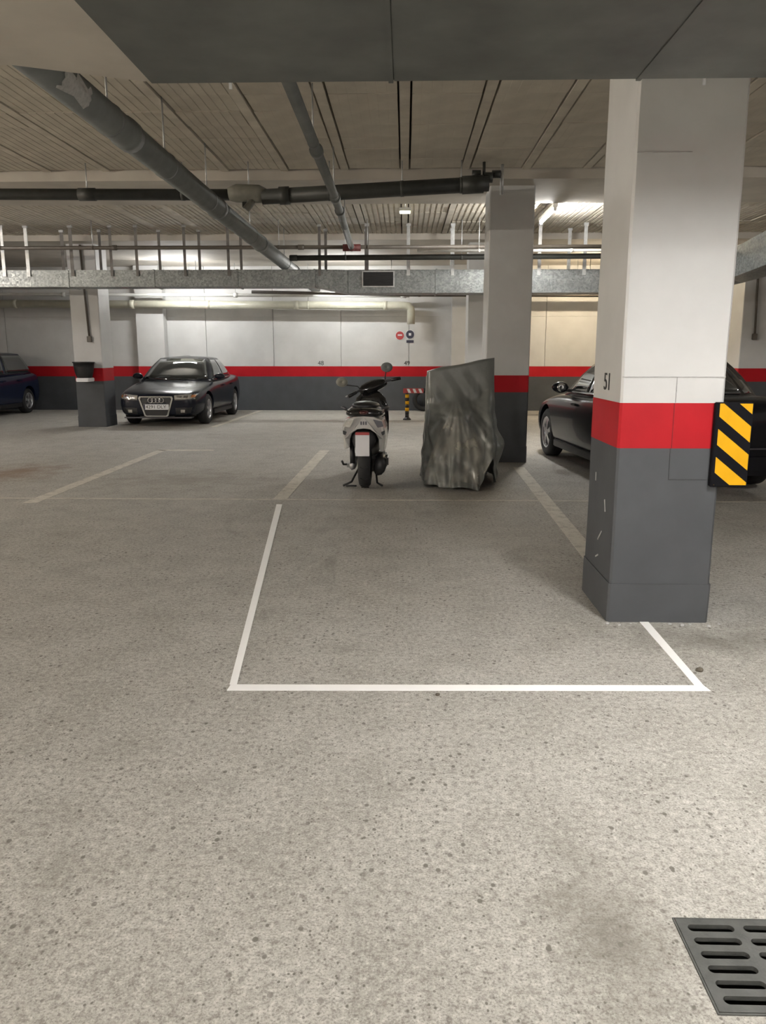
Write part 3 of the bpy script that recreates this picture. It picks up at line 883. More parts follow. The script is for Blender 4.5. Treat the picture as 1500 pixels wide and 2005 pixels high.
from mathutils.bvhtree import BVHTree
def patch(name, body, corners, mat, parent, sgn=1, thick=.012, off=.006, nu=8, nv=4):
    """lamp lens laid on the body: corners (x, z) in the front/rear view, projected onto the shell along y"""
    bmt = bmesh.new(); bmt.from_mesh(body.data)
    tree = BVHTree.FromBMesh(bmt); bmt.free()
    def P(u, v):
        (ax, az), (bx, bz), (cx_, cz), (dx, dz) = corners
        x = (ax * (1 - u) + bx * u) * (1 - v) + (dx * (1 - u) + cx_ * u) * v
        z = (az * (1 - u) + bz * u) * (1 - v) + (dz * (1 - u) + cz * u) * v
        hit = tree.ray_cast(Vector((x, sgn * 6, z)), Vector((0, -sgn, 0)))
        y = hit[0].y if hit[0] is not None else sgn * 1.9
        if abs(y) < 1.2: y = sgn * 1.9
        return Vector((x, y, z))
    bm = bmesh.new()
    F = [[bm.verts.new(P(i / nu, j / nv) + Vector((0, sgn * off, 0))) for i in range(nu + 1)] for j in range(nv + 1)]
    G = [[bm.verts.new(F[j][i].co - Vector((0, sgn * (thick + off), 0))) for i in range(nu + 1)] for j in range(nv + 1)]
    for j in range(nv):
        for i in range(nu):
            bm.faces.new((F[j][i], F[j][i + 1], F[j + 1][i + 1], F[j + 1][i]))
            bm.faces.new((G[j][i], G[j][i + 1], G[j + 1][i + 1], G[j + 1][i]))
    loop = [(0, i) for i in range(nu)] + [(j, nu) for j in range(nv)] + [(nv, i) for i in range(nu, 0, -1)] + [(j, 0) for j in range(nv, 0, -1)]
    for k in range(len(loop)):
        a, b = loop[k], loop[(k + 1) % len(loop)]
        bm.faces.new((F[a[0]][a[1]], F[b[0]][b[1]], G[b[0]][b[1]], G[a[0]][a[1]]))
    return from_bm(name, bm, mat, parent, False)
def body_of(root):
    return [c for c in root.children if c.name.startswith('body')][0]

def car(name, loc, rotz, label, S):
    """local frame: nose towards +y, x to the car's right, z up; origin on the ground at mid-length"""
    root = empty(name, loc, rotz, label, 'car')
    paint = S['paint']
    # ---- lower shell
    rings = []
    for (y, w, zb, zt) in S['stations']:
        h = zt - zb
        half = [(.0, zb), (.55 * w, zb), (.86 * w, zb + .01), (.965 * w, zb + .09), (1.0 * w, zb + .42 * h), (.995 * w, zb + .66 * h), (.965 * w, zt - .085), (.90 * w, zt - .022), (.60 * w, zt + .006), (.0, zt + .016)]
        ring = [(x, y, z) for x, z in half] + [(-x, y, z) for x, z in reversed(half[1:-1])]
        rings.append(ring)
    bm = bmesh.new()
    bm_loft(bm, rings)
    body = from_bm('body', bm, M[paint], root, True)
    md = body.modifiers.new('s', 'SUBSURF'); md.levels = 2; md.render_levels = 2
    apply_mods(body)
    cutters = []
    R = S['wheel_r']
    for ay in (S['ax_f'], S['ax_r']):
        for sd in (-1, 1):
            bm = bmesh.new()
            bm_lathe(bm, [(sd * (S['track'] - .19), R + .055), (sd * (S['track'] + .4), R + .055)], 36, 'x', (0, ay, R + .01), closed=False)
            cutters.append(from_bm('cut', bm, M['black'], root))
    for c in cutters:
        m_ = body.modifiers.new('b', 'BOOLEAN'); m_.operation = 'DIFFERENCE'; m_.solver = 'EXACT'; m_.object = c
    apply_mods(body)
    for c in cutters:
        bpy.data.objects.remove(c)
    for p in body.data.polygons:
        p.use_smooth = True
    try:
        body.data.set_sharp_from_angle(angle=math.radians(42))
    except Exception:
        pass
    # ---- greenhouse: ruled between belt ring and roof ring (index 0 = windscreen centre, 2 = A, 3 = B, 4 = C, 6 = rear centre)
    belt, roof, zb_, zr_ = S['belt'], S['roof'], S['z_belt'], S['z_roof']
    def interp(arr, u):
        sg = 1 if u >= 0 else -1
        a = abs(u)
        i = min(int(a), len(arr) - 2)
        f = a - i
        x = arr[i][0] * (1 - f) + arr[i + 1][0] * f
        y = arr[i][1] * (1 - f) + arr[i + 1][1] * f
        return sg * x, y
    zbelt = lambda a: zb_[0] * (1 - min(1, a / 6)) + zb_[1] * min(1, a / 6)
    zroof = lambda a: zr_ - (.02 if a > 4.2 else 0.0) - (.03 if a < 1 else .045 if a < 4.5 else .03)
    def surf(u, t, off=0.0):
        bx, by = interp(belt, u)
        rx, ry = interp(roof, u)
        a = abs(u)
        bul = .028 * math.sin(PI * t)
        x, y = bx + (rx - bx) * t, by + (ry - by) * t
        z = zbelt(a) + (zroof(a) - zbelt(a)) * t
        n = Vector((x, (y - S['mid_y']) * .5, 0.35)).normalized()
        if a < 1.9: n = Vector((x * .25, .75, .65)).normalized()
        elif a > 4.1: n = Vector((x * .25, -.75, .65)).normalized()
        else: n = Vector((1 if u > 0 else -1, 0, .38)).normalized()
        p = Vector((x, y, z)) + n * (bul + off)
        return p
    us = [0, .5, 1, 1.5, 2, 2.25, 2.6, 3, 3.4, 3.75, 4, 4.5, 5, 5.5, 6]
    us = us + [-u for u in reversed(us[1:-1])]
    ts = [-.12, 0, .25, .5, .75, 1.0]
    bm = bmesh.new()
    rr_ = [[surf(u, t) for u in us] for t in ts]
    cx = S['mid_y']
    top = rr_[-1]
    for (k, dz) in ((.72, .026), (.4, .040), (.12, .045)):
        rr_.append([Vector((p.x * k, cx + (p.y - cx) * k, p.z + dz)) for p in top])
    bm_loft(bm, rr_)
    gh = from_bm('cabin', bm, M[paint], root, True)
    def pane(nm, u0, u1, t0, t1, mat='glass', nu=10, off=.007, parent=gh, skew=0.0):
        bm = bmesh.new()
        def grid(o_):
            return [[bm.verts.new(surf(u0 + (u1 - u0) * i / nu + skew * (t0 + (t1 - t0) * j / 5), t0 + (t1 - t0) * j / 5, o_)) for i in range(nu + 1)] for j in range(6)]
        G, Hh = grid(off), grid(off - .012)
        for j in range(5):
            for i in range(nu):
                bm.faces.new((G[j][i], G[j][i + 1], G[j + 1][i + 1], G[j + 1][i]))
                bm.faces.new((Hh[j][i], Hh[j][i + 1], Hh[j + 1][i + 1], Hh[j + 1][i]))
        loop = [(0, i) for i in range(nu)] + [(j, nu) for j in range(5)] + [(5, i) for i in range(nu, 0, -1)] + [(j, 0) for j in range(5, 0, -1)]
        for k in range(len(loop)):
            a, b = loop[k], loop[(k + 1) % len(loop)]
            bm.faces.new((G[a[0]][a[1]], G[b[0]][b[1]], Hh[b[0]][b[1]], Hh[a[0]][a[1]]))
        return from_bm(nm, bm, M[mat], parent, True)
    pane('windscreen', -1.78, 1.78, .03, .93)
    pane('rear_window', 4.3, 6.0, .10, .90, nu=6)
    pane('rear_window', -4.3, -6.0, .10, .90, nu=6)
    for sd in (-1, 1):
        pane('side_window', sd * 2.14, sd * 2.95, .05, .90)
        pane('side_window', sd * 3.05, sd * S.get('rear_q', 3.86), .05, .90)
        # belt strip
        tube('belt_trim', [surf(sd * u, .0, .012) for u in (2.02, 2.3, 2.7, 3, 3.4, 3.8)], .009, M[S.get('belt_mat', 'chrome')], gh, 6)
        # mirror
        bp = surf(sd * 2.16, .06)
        mr = bmesh.new()
        bmesh.ops.create_uvsphere(mr, u_segments=14, v_segments=9, radius=1.0)
        bmesh.ops.transform(mr, matrix=Matrix.Translation(bp + Vector((sd * .155, .04, .03))) @ Matrix.Diagonal((.115, .065, .075, 1)), verts=mr.verts)
        mo = from_bm('door_mirror', mr, M[paint], root, True)
        tube('mirror_arm', [bp + Vector((-sd * .02, .02, -.02)), bp + Vector((sd * .10, .035, .0))], .022, M['black'], mo, 8)
        lathe('mirror_glass', [(-.032, .001), (-.032, .06), (-.027, .06), (-.027, .001)], M['chrome'], mo, 14, 'y', tuple(bp + Vector((sd * .155, .002, .03))))
        # sill, handles, door seams
        w = S['track'] + .10
        box('sill', (sd * (w - .05) - .03, S['ax_r'] + R + .10, S['zb'] - .015), (sd * (w - .05) + .03, S['ax_f'] - R - .10, S['zb'] + .085), M['black'], root, .012)
        for hy in S['handles']:
            box('door_handle', (sd * (w + .002) - .018, hy - .09, S['z_belt'][0] - .135), (sd * (w + .002) + .018, hy + .09, S['z_belt'][0] - .105), M[paint], root, .008)
    # ---- wheels
    for ay in (S['ax_f'], S['ax_r']):
        for sd in (-1, 1):
            wheel(root, (sd * (S['track'] - .03), ay, R), R, .215, sd, S.get('spokes', 5))
    # under floor so light does not show through
    box('underbody', (-S['track'] + .2, S['ax_r'] - .5, S['zb'] - .03), (S['track'] - .2, S['ax_f'] + .5, S['zb'] + .08), M['black'], root, .01)
    return root, surf

SEDAN = dict(paint='paint_dark', wheel_r=.318, track=.795, ax_f=1.38, ax_r=-1.27, zb=.20, mid_y=-.38,
    stations=[(2.285, .60, .30, .62), (2.25, .70, .24, .665), (2.12, .80, .20, .715), (1.85, .865, .19, .765), (1.38, .885, .19, .835), (.98, .89, .19, .90), (.3, .89, .19, .915), (-.8, .89, .19, .94), (-1.5, .885, .19, .975), (-2.0, .845, .20, .985), (-2.20, .78, .24, .955), (-2.27, .68, .32, .89)],
    belt=[(0, 1.02), (.46, .97), (.775, .70), (.80, -.28), (.75, -1.32), (.44, -1.66), (0, -1.72)],
    roof=[(0, .20), (.34, .17), (.545, .04), (.575, -.34), (.535, -.88), (.34, -1.0), (0, -1.02)],
    z_belt=(.905, .965), z_roof=1.425, handles=(.02, -.86))
sedan, surf = car('parked_sedan', (-5.06, 18.28, 0), PI, 'dark four-door sedan with four-ring badge parked facing the viewer', SEDAN)
# front details of the sedan: framed grille with four rings and the plate
gp = [(-.335, .625), (.335, .625), (.355, .585), (.245, .235), (.215, .215), (-.215, .215), (-.245, .235), (-.355, .585)]
gi = [(x * .90, .42 + (z - .42) * .90) for x, z in gp]
gr = prism('grille', gp, 2.10, 2.282, M['black'], sedan, 'xz')
bm = bmesh.new()
for (poly0, poly1) in ((gp, gi),):
    A = [bm.verts.new((x, 2.278, z)) for x, z in poly0]; B = [bm.verts.new((x, 2.278, z)) for x, z in poly1]
    A2 = [bm.verts.new((x, 2.300, z)) for x, z in poly0]; B2 = [bm.verts.new((x, 2.300, z)) for x, z in poly1]
    n = len(poly0)
    for k in range(n):
        q = (k + 1) % n
        bm.faces.new((A2[k], A2[q], B2[q], B2[k])); bm.faces.new((A[k], A[q], A2[q], A2[k])); bm.faces.new((B[k], B[q], B2[q], B2[k])); bm.faces.new((A[k], A[q], B[q], B[k]))
from_bm('chrome_surround', bm, M['chrome'], gr)
for k in range(7):
    box('grille_bar', (-.29, 2.280, .485 + k * .018), (.29, 2.287, .489 + k * .018), M['dkalloy'], gr)
for k in range(4):
    cxr = -.112 + k * .0747
    bm = bmesh.new()
    prof = [(2.296 + .006 * math.cos(a), .049 + .0075 * math.sin(a)) for a in [2 * PI * i / 6 for i in range(6)]]
    bm_lathe(bm, prof, 24, 'y', (cxr, 0, .545))
    from_bm('badge_ring', bm, M['chrome'], gr, True)
pl = box('number_plate', (-.26, 2.288, .355), (.26, 2.300, .465), M['plate'], sedan, .003)
TXTF = Matrix.Rotation(PI, 4, 'Z') @ FACE_CAM
text_mesh('plate_text', '4291 DLY', .095, M['ink'], pl, Matrix.Translation((0, 2.3012, .410)) @ TXTF, .001, 1.08)
box('plate_band', (.222, 2.2995, .357), (.258, 2.3012, .463), M['signdark'], pl)
for sd in (-1, 1):
    sb = body_of(sedan)
    h = patch('headlamp', sb, [(sd * .385, .555), (sd * .745, .575), (sd * .80, .675), (sd * .375, .645)], M['lens'], sedan)
    patch('reflector', sb, [(sd * .42, .575), (sd * .52, .58), (sd * .53, .635), (sd * .43, .63)], M['chrome'], h, off=.012)
    patch('reflector', sb, [(sd * .56, .585), (sd * .64, .59), (sd * .65, .645), (sd * .57, .64)], M['chrome'], h, off=.012)
    patch('headlamp_bezel', sb, [(sd * .375, .535), (sd * .75, .555), (sd * .745, .577), (sd * .38, .557)], M['black'], h, off=.010)
    patch('indicator', sb, [(sd * .70, .60), (sd * .765, .605), (sd * .78, .655), (sd * .71, .65)], M['amber'], h, off=.013)
    ft = patch('lower_intake', sb, [(sd * .40, .26), (sd * .68, .28), (sd * .72, .40), (sd * .39, .39)], M['black'], sedan)
    patch('fog_lamp', sb, [(sd * .50, .295), (sd * .58, .295), (sd * .585, .355), (sd * .50, .355)], M['lens'], ft, off=.014)
    tube('wiper', [(sd * .1 - .25, 1.075, .935), (sd * .1 + .2, 1.0, .965)], .008, M['black'], sedan, 6)
box('lower_grille', (-.36, 2.10, .20), (.36, 2.235, .222), M['black'], sedan, .004)
box('bumper_lip', (-.70, 2.02, .175), (.70, 2.205, .20), M['dkalloy'], sedan, .008)
for sd in (-1, 1):
    patch('tail_lamp', body_of(sedan), [(sd * .46, .70), (sd * .72, .70), (sd * .70, .84), (sd * .45, .84)], M['redlens'], sedan, -1)

COUPE = dict(paint='paint_black', wheel_r=.345, track=.80, ax_f=1.42, ax_r=-1.30, zb=.21, mid_y=-.42,
    stations=[(2.32, .60, .32, .64), (2.28, .72, .26, .70), (2.12, .82, .22, .77), (1.85, .88, .21, .82), (1.42, .905, .21, .89), (1.0, .91, .21, .945), (.3, .91, .21, .96), (-.8, .91, .21, .985), (-1.5, .91, .21, 1.02), (-2.02, .87, .22, 1.03), (-2.22, .81, .26, 1.0), (-2.30, .70, .34, .93)],
    belt=[(0, 1.04), (.47, .98), (.785, .70), (.81, -.28), (.765, -1.34), (.45, -1.72), (0, -1.80)],
    roof=[(0, .22), (.34, .18), (.555, .05), (.585, -.34), (.545, -.92), (.35, -1.08), (0, -1.10)],
    z_belt=(.95, 1.0), z_roof=1.455, handles=(.02, -.88), spokes=5)
blk, surfb = car('parked_hatchback', (3.06, 10.25, 0), math.radians(5), 'black car parked nose to the wall behind the foreground pillar', COUPE)
for sd in (-1, 1):
    patch('tail_lamp', body_of(blk), [(sd * .42, .74), (sd * .74, .74), (sd * .72, .88), (sd * .42, .88)], M['redlens'], blk, -1)
    patch('headlamp', body_of(blk), [(sd * .42, .60), (sd * .76, .62), (sd * .78, .70), (sd * .42, .69)], M['lens'], blk)
box('bumper_strip', (-.74, -2.318, .515), (.74, -2.22, .53), M['dkalloy'], blk, .004)
box('rear_bumper', (-.80, -2.31, .24), (.80, -2.05, .50), M['paint_black'], blk, .06)

HATCH = dict(paint='paint_blue', wheel_r=.310, track=.785, ax_f=1.33, ax_r=-1.25, zb=.20, mid_y=-.55,
    stations=[(2.02, .60, .30, .66), (1.98, .70, .24, .72), (1.85, .80, .20, .78), (1.6, .86, .19, .83), (1.3, .88, .19, .89), (.95, .885, .19, .95), (.3, .885, .19, .97), (-.8, .885, .19, 1.0), (-1.45, .88, .19, 1.02), (-1.80, .865, .20, 1.02), (-1.95, .83, .24, .99), (-2.0, .74, .32, .92)],
    belt=[(0, 1.05), (.46, 1.0), (.775, .74), (.80, -.20), (.78, -1.60), (.55, -1.84), (0, -1.90)],
    roof=[(0, .25), (.34, .21), (.555, .08), (.59, -.34), (.60, -1.36), (.42, -1.58), (0, -1.62)],
    z_belt=(.955, 1.02), z_roof=1.52, handles=(.02, -.80), belt_mat='black', rear_q=4.0)
blu, surfc = car('parked_hatchback', (-10.42, 18.72, 0), PI, 'dark blue hatchback cut off at the left edge by the back wall', HATCH)
for sd in (-1, 1):
    patch('tail_lamp', body_of(blu), [(sd * .58, .72), (sd * .72, .72), (sd * .70, .95), (sd * .60, .95)], M['redlens'], blu, -1)
    patch('headlamp', body_of(blu), [(sd * .42, .60), (sd * .74, .62), (sd * .76, .72), (sd * .42, .70)], M['lens'], blu)
box('number_plate', (-.26, 2.015, .42), (.26, 2.035, .53), M['plate'], blu, .003)

# ------------------------------------------------------------------ scooter seen from behind
sc = empty('motor_scooter', (-0.435, 8.64, 0), math.radians(-1), 'black and white motor scooter with white rear plate seen from behind', 'scooter')
LEAN = math.radians(-2.5)
lean = empty('chassis', (0, 0, 0))
lean.parent = sc
bpy.data.objects.remove(lean)
def sc_tyre(y, r, w, name, parent):
    bm = bmesh.new()
    rr = r * .60
    bm_lathe(bm, [(-w / 2 + .012, rr), (-w / 2, rr + .03), (-w * .46, r * .86), (-w * .28, r * .965), (0, r), (w * .28, r * .965), (w * .46, r * .86), (w / 2, rr + .03), (w / 2 - .012, rr)], 36, 'x', (0, 0, 0), closed=True)
    o = from_bm(name, bm, M['rubber'], parent, True, (0, y, r))
    # tread grooves
    for k in range(24):
        a = 2 * PI * k / 24
        for sd in (-1, 1):
            bm = bmesh.new()
            bm_box(bm, (-.022, -.005, r * .975), (.022, .005, r + .004), 0, Matrix.Rotation(a, 4, 'X') @ Matrix.Translation((sd * .022, 0, -.003)) @ Matrix.Rotation(sd * .5, 4, 'Z'))
            if k % 2 == 0 and name == 'rear_wheel':
                from_bm('tread_block', bm, M['rubber'], o)
            else:
                bm.free()
    lathe('rim', [(-.04, .03), (-.05, rr), (-.03, rr + .006), (.03, rr + .006), (.05, rr), (.04, .03)], M['dkalloy'], o, 28, 'x')
    return o
sc_tyre(0, .255, .135, 'rear_wheel', sc)
sc_tyre(1.27, .235, .11, 'front_wheel', sc)
def sc_loft(name, sections, mat, sub=2, parent=sc):
    """sections: list of (y, [(x,z) closed polygon])"""
    bm = bmesh.new()
    bm_loft(bm, [[(x, y, z) for x, z in pts] for y, pts in sections])
    o = from_bm(name, bm, mat, parent, True)
    if sub:
        md = o.modifiers.new('s', 'SUBSURF'); md.levels = sub; md.render_levels = sub
        apply_mods(o)
        for p in o.data.polygons: p.use_smooth = True
    return o
# white tail: arch-shaped band round the rear with two legs reaching down
def arch(scale_out, scale_in, zshift=0.0, legs=.44):
    out = [(-.225, legs), (-.235, .56), (-.232, .68), (-.205, .765), (-.11, .80), (0, .806), (.11, .80), (.205, .765), (.232, .68), (.235, .56), (.215, legs - .03)]
    inn = [(-.165, legs + .02), (-.160, .55), (-.13, .625), (-.07, .665), (0, .672), (.07, .665), (.13, .625), (.160, .55), (.165, legs)]
    return [(x * scale_out, z + zshift) for x, z in out] + [(x * scale_in, z + zshift) for x, z in reversed(inn)]
secs = [(-.205, .90, .98), (-.19, .97, .98), (-.10, 1.02, .98), (.12, 1.04, .97), (.42, .98, .9)]
bm = bmesh.new()
bm_loft(bm, [[(x, y + (.06 if z < .6 else 0) + max(0, (.70 - z)) * .18, z) for x, z in arch(a, b)] for y, a, b in secs])
tail = from_bm('tail_panel', bm, M['scwhite'], sc)
bv = tail.modifiers.new('b', 'BEVEL'); bv.width = .012; bv.segments = 2; bv.limit_method = 'ANGLE'
apply_mods(tail)
for sd in (-1, 1):
    prism('turn_signal', [(sd * .10, .775), (sd * .195, .755), (sd * .215, .70), (sd * .15, .685)], -.213, -.198, M['lens'] if sd < 0 else M['dkalloy'], tail, 'xz', .004)
    prism('vent_slot', [(sd * .185, .635), (sd * .225, .655), (sd * .225, .615), (sd * .20, .60)], -.19, -.12, M['black'], tail, 'xz', .003)
for k in range(3):
    box('badge_mark', (-.035 + k * .026, -.207, .715), (-.018 + k * .026, -.196, .752), M['dkalloy'], tail, .002)
# tail lamp and black upper tail, seat
sc_loft('tail_cowl', [(-.20, [(-.15, .80), (.15, .80), (.13, .85), (.06, .875), (-.06, .875), (-.13, .85)]), (-.14, [(-.225, .775), (.225, .775), (.215, .86), (.10, .90), (-.10, .90), (-.215, .86)]), (.15, [(-.24, .74), (.24, .74), (.225, .88), (.10, .92), (-.10, .92), (-.225, .88)]), (.5, [(-.21, .70), (.21, .70), (.20, .86), (.1, .90), (-.1, .90), (-.20, .86)])], M['blackgloss'], 1)
sc_loft('tail_lamp', [(-.235, [(-.05, .822), (.05, .822), (.045, .868), (-.045, .868)]), (-.16, [(-.09, .812), (.09, .812), (.085, .882), (-.085, .882)])], M['redlens'], 1)
sc_loft('seat', [(-.10, [(-.12, .87), (.12, .87), (.10, .935), (-.10, .935)]), (.05, [(-.185, .86), (.185, .86), (.16, .965), (-.16, .965)]), (.35, [(-.18, .84), (.18, .84), (.155, .95), (-.155, .95)]), (.62, [(-.13, .80), (.13, .80), (.11, .90), (-.11, .90)]), (.74, [(-.08, .78), (.08, .78), (.07, .85), (-.07, .85)])], M['black'], 2)
for sd in (-1, 1):
    tube('grab_rail', [(sd * .235, .30, .84), (sd * .255, .1, .885), (sd * .245, -.08, .895), (sd * .19, -.17, .885)], .013, M['dkalloy'], sc, 8)
# mudguard with white plate
sc_loft('mudguard', [(-.12, [(-.155, .47), (.155, .47), (.15, .63), (.07, .67), (-.07, .67), (-.15, .63)]), (-.18, [(-.13, .40), (.13, .40), (.13, .62), (.06, .655), (-.06, .655), (-.13, .62)]), (-.235, [(-.085, .37), (.085, .37), (.085, .62), (.05, .64), (-.05, .64), (-.085, .62)])], M['black'], 1)
plt = box('rear_plate', (-.085, -.268, .385), (.065, -.258, .640), M['plate'], sc, .003)
box('red_reflector', (-.085, -.272, .612), (.065, -.262, .642), M['signred'], plt, .003)
box('plate_holder', (-.06, -.259, .42), (.045, -.20, .60), M['black'], sc)
# underseat body, floorboard, leg shield
sc_loft('underbody', [(-.02, [(-.18, .44), (.18, .44), (.19, .72), (-.19, .72)]), (.30, [(-.19, .34), (.19, .34), (.20, .78), (-.20, .78)]), (.62, [(-.17, .26), (.17, .26), (.13, .78), (-.13, .78)]), (.80, [(-.2, .22), (.2, .22), (.16, .34), (-.16, .34)])], M['black'], 1)
box('floorboard', (-.20, .66, .24), (.20, 1.0, .30), M['black'], sc, .02)
sc_loft('leg_shield', [(.93, [(-.22, .28), (.22, .28), (.245, .55), (.245, .85), (.17, 1.03), (-.15, 1.03), (-.225, .85), (-.245, .55)]), (1.02, [(-.20, .28), (.20, .28), (.23, .55), (.235, .86), (.16, 1.07), (-.14, 1.07), (-.215, .86), (-.23, .55)]), (1.12, [(-.10, .36), (.10, .36), (.12, .55), (.10, .84), (.05, .99), (-.05, .99), (-.10, .84), (-.12, .55)])], M['blackgloss'], 1)
lathe('ignition_lock', [(.895, .001), (.895, .022), (.94, .022), (.94, .001)], M['chrome'], sc, 14, 'y', (-.03, 0, .86))
# steering turned to the left
STEER = Matrix.Translation((.03, 1.0, 1.085)) @ Matrix.Rotation(math.radians(20), 4, 'Z') @ Matrix.Rotation(math.radians(-18), 4, 'Y') @ Matrix.Translation((0, 0, -1.05))
def st(p): return STEER @ Vector(p)
hb = tube('handlebar', [st((-.33, -.06, 1.035)), st((-.20, -.03, 1.05)), st((0, .0, 1.05)), st((.20, -.03, 1.05)), st((.33, -.06, 1.035))], .014, M['dkalloy'], sc, 8)
bm = bmesh.new()
bm_loft(bm, [[st(p) for p in r] for r in ([(-.20, -.05, 1.00), (-.20, .05, 1.0), (-.20, .04, 1.08), (-.20, -.04, 1.08)], [(-.08, -.09, .96), (-.08, .10, .96), (-.08, .09, 1.125), (-.08, -.06, 1.12)], [(.08, -.09, .96), (.08, .10, .96), (.08, .09, 1.125), (.08, -.06, 1.12)], [(.20, -.05, 1.00), (.20, .05, 1.0), (.20, .04, 1.08), (.20, -.04, 1.08)])])
hc = from_bm('handlebar_cover', bm, M['blackgloss'], sc, True)
md = hc.modifiers.new('s', 'SUBSURF'); md.levels = 1; md.render_levels = 1
apply_mods(hc)
for sd in (-1, 1):
    tube('grip', [st((sd * .235, -.037, 1.046)), st((sd * .345, -.064, 1.033))], .021, M['black'], hb, 10)
    tube('brake_lever', [st((sd * .19, .02, 1.05)), st((sd * .26, .035, 1.045)), st((sd * .36, .01, 1.03))], .008, M['steel'], hb, 6)
    tip = Vector((.195, .98, 1.275)) if sd > 0 else Vector((-.33, .90, 1.10))
    tube('mirror_stem', [st((sd * .17, .0, 1.06)), st((sd * .18, .0, 1.10)), tip], .007, M['black'], hb, 6)
    bm = bmesh.new()
    bm_lathe(bm, [(-.012, .001), (-.012, .064), (.0, .068), (.012, .055), (.025, .001)], 22, 'y', (0, 0, 0), closed=True)
    bmesh.ops.transform(bm, matrix=Matrix.Translation(tip + Vector((sd * .005, 0, .03))) @ Matrix.Diagonal((1.05, 1, .85, 1)), verts=bm.verts)
    mo = from_bm('mirror', bm, M['pipe_grey'] if sd > 0 else M['joint'], sc, True)
sc_loft('front_cowl', [(1.10, [(-.14, .80), (.14, .80), (.13, 1.0), (.06, 1.08), (-.06, 1.08), (-.13, 1.0)]), (1.25, [(-.10, .72), (.10, .72), (.09, .95), (.04, 1.0), (-.04, 1.0), (-.09, .95)])], M['blackgloss'], 1)
box('fork', (-.07, 1.13, .22), (.07, 1.27, .78), M['black'], sc, .02)
# engine, silencer, stand
sc_loft('silencer', [(-.18, [(.105, .17), (.19, .16), (.235, .24), (.215, .33), (.13, .35), (.095, .26)]), (-.10, [(.10, .14), (.20, .13), (.26, .24), (.24, .39), (.13, .42), (.09, .26)]), (.25, [(.10, .18), (.19, .17), (.24, .26), (.22, .38), (.13, .40), (.09, .28)]), (.45, [(.11, .22), (.16, .21), (.18, .26), (.17, .31), (.13, .32), (.10, .27)])], M['black'], 1)
box('heat_shield', (.225, -.08, .25), (.262, .22, .36), M['blackgloss'], sc, .015)
sc_loft('engine_case', [(-.10, [(-.20, .20), (-.10, .18), (-.09, .32), (-.17, .33)]), (.15, [(-.21, .18), (-.10, .16), (-.09, .34), (-.19, .36)]), (.55, [(-.19, .20), (-.10, .18), (-.09, .34), (-.18, .35)])], M['steel'], 1)
tube('shock_absorber', [(-.135, -.06, .28), (-.145, .04, .52)], .028, M['black'], sc, 10)
tube('kick_starter', [(-.20, .0, .26), (-.235, -.06, .27), (-.25, -.08, .31)], .012, M['black'], sc, 8)
tube('axle_nut', [(-.13, 0, .255), (-.20, 0, .255)], .028, M['steel'], sc, 10)
tube('side_stand', [(-.08, .28, .20), (-.16, .10, .05), (-.25, .05, .014)], .012, M['black'], sc, 8)
tube('centre_stand', [(.10, .28, .20), (.13, .1, .04), (.19, .06, .014)], .012, M['black'], sc, 8)
tube('stand_foot', [(-.22, .05, .012), (-.10, .05, .012)], .010, M['black'], sc, 8)

# ------------------------------------------------------------------ motorbike under a cover
cv = empty('covered_motorbike', (0.63, 9.10, 0), 0, 'motorbike under a wrinkled grey cover beside the scooter', 'motorbike')
def tri(x):
    f = x - math.floor(x)
    return 4 * abs(f - .5) - 1
def cov_shape(th, t):
    """th: angle (0 = +x, -90deg = towards viewer); t: 0 top .. 1 hem"""
    c, s = math.cos(th), math.sin(th)
    hx = .378 + .022 * t + .035 * max(0, t - .5)
    tt = max(0.0, t - .30) / .70
    hyf = .14 + .06 * t + .50 * (tt ** .8)          # towards viewer
    hyb = .14 + .90 * (t ** 0.9)
    n = 5.0 - 2.4 * t
    hy = hyf if s < 0 else hyb
    rr = (abs(c) ** n + abs(s) ** n) ** (-1.0 / n)
    x, y = hx * rr * c, hy * rr * s
    zt = 1.345 + .075 * (x / .38) - .012 * math.cos(x / .38 * PI / 2)
    hem = .028 + .020 * math.sin(3 * th + 1) + .014 * math.sin(7 * th)
    dth = math.atan2(math.sin(th + math.radians(46)), math.cos(th + math.radians(46)))
    hem += .33 * math.exp(-(dth / .21) ** 2)  # hem lifted into a notch, shaped to give the cover's dark shadow
    z = zt + (hem - zt) * t
    # saddle pushing out the cloth towards the viewer, with folds fanning out below it
    if s < 0:
        front = -s
        y -= .15 * math.exp(-((x + .06) / .13) ** 2) * math.exp(-((z - .80) / .13) ** 2) * front
        phi = math.atan2(x + .06, max(.03, 1.02 - z))
        amp = .019 * min(1.0, max(0.0, (1.0 - z) / .35)) * front
        y -= amp * (tri(phi * 3.1 + .15 * math.sin(5 * z)) + .55 * tri(phi * 7.3 + .4))
        # soft drags from the upper right corner down to the saddle
        d2 = (x - .36) * .62 + (z - 1.40) * .42
        y -= .010 * tri(d2 * 7.0) * min(1, max(0, (1.36 - z) / .2)) * max(0, min(1, (z - .7) / .2)) * front
    k = (max(0.0, t - .10)) ** .8
    ph = 1.1 * mnoise.noise(Vector((c * 1.7, s * 1.7, t * 1.4)))
    pl = .022 * tri(1.9 * th + .3 * t + .5 * ph) + .014 * tri(4.6 * th - .5 * t + .8 * ph)
    pl += .045 * mnoise.noise(Vector((x * 6, y * 6, z * 4))) + .032 * mnoise.noise(Vector((x * 13, y * 13, z * 9)))
    r = math.hypot(x, y) or 1
    f = 1 + k * pl / max(r, .25)
    # flared corner on the right
    fl = math.exp(-((math.atan2(math.sin(th + .45), math.cos(th + .45))) / .20) ** 2) * math.exp(-((z - .48) / .15) ** 2)
    f *= 1 + .16 * fl
    return Vector((x * f, y * f, z))
NTH, NT = 200, 70
bm = bmesh.new()
R_ = []
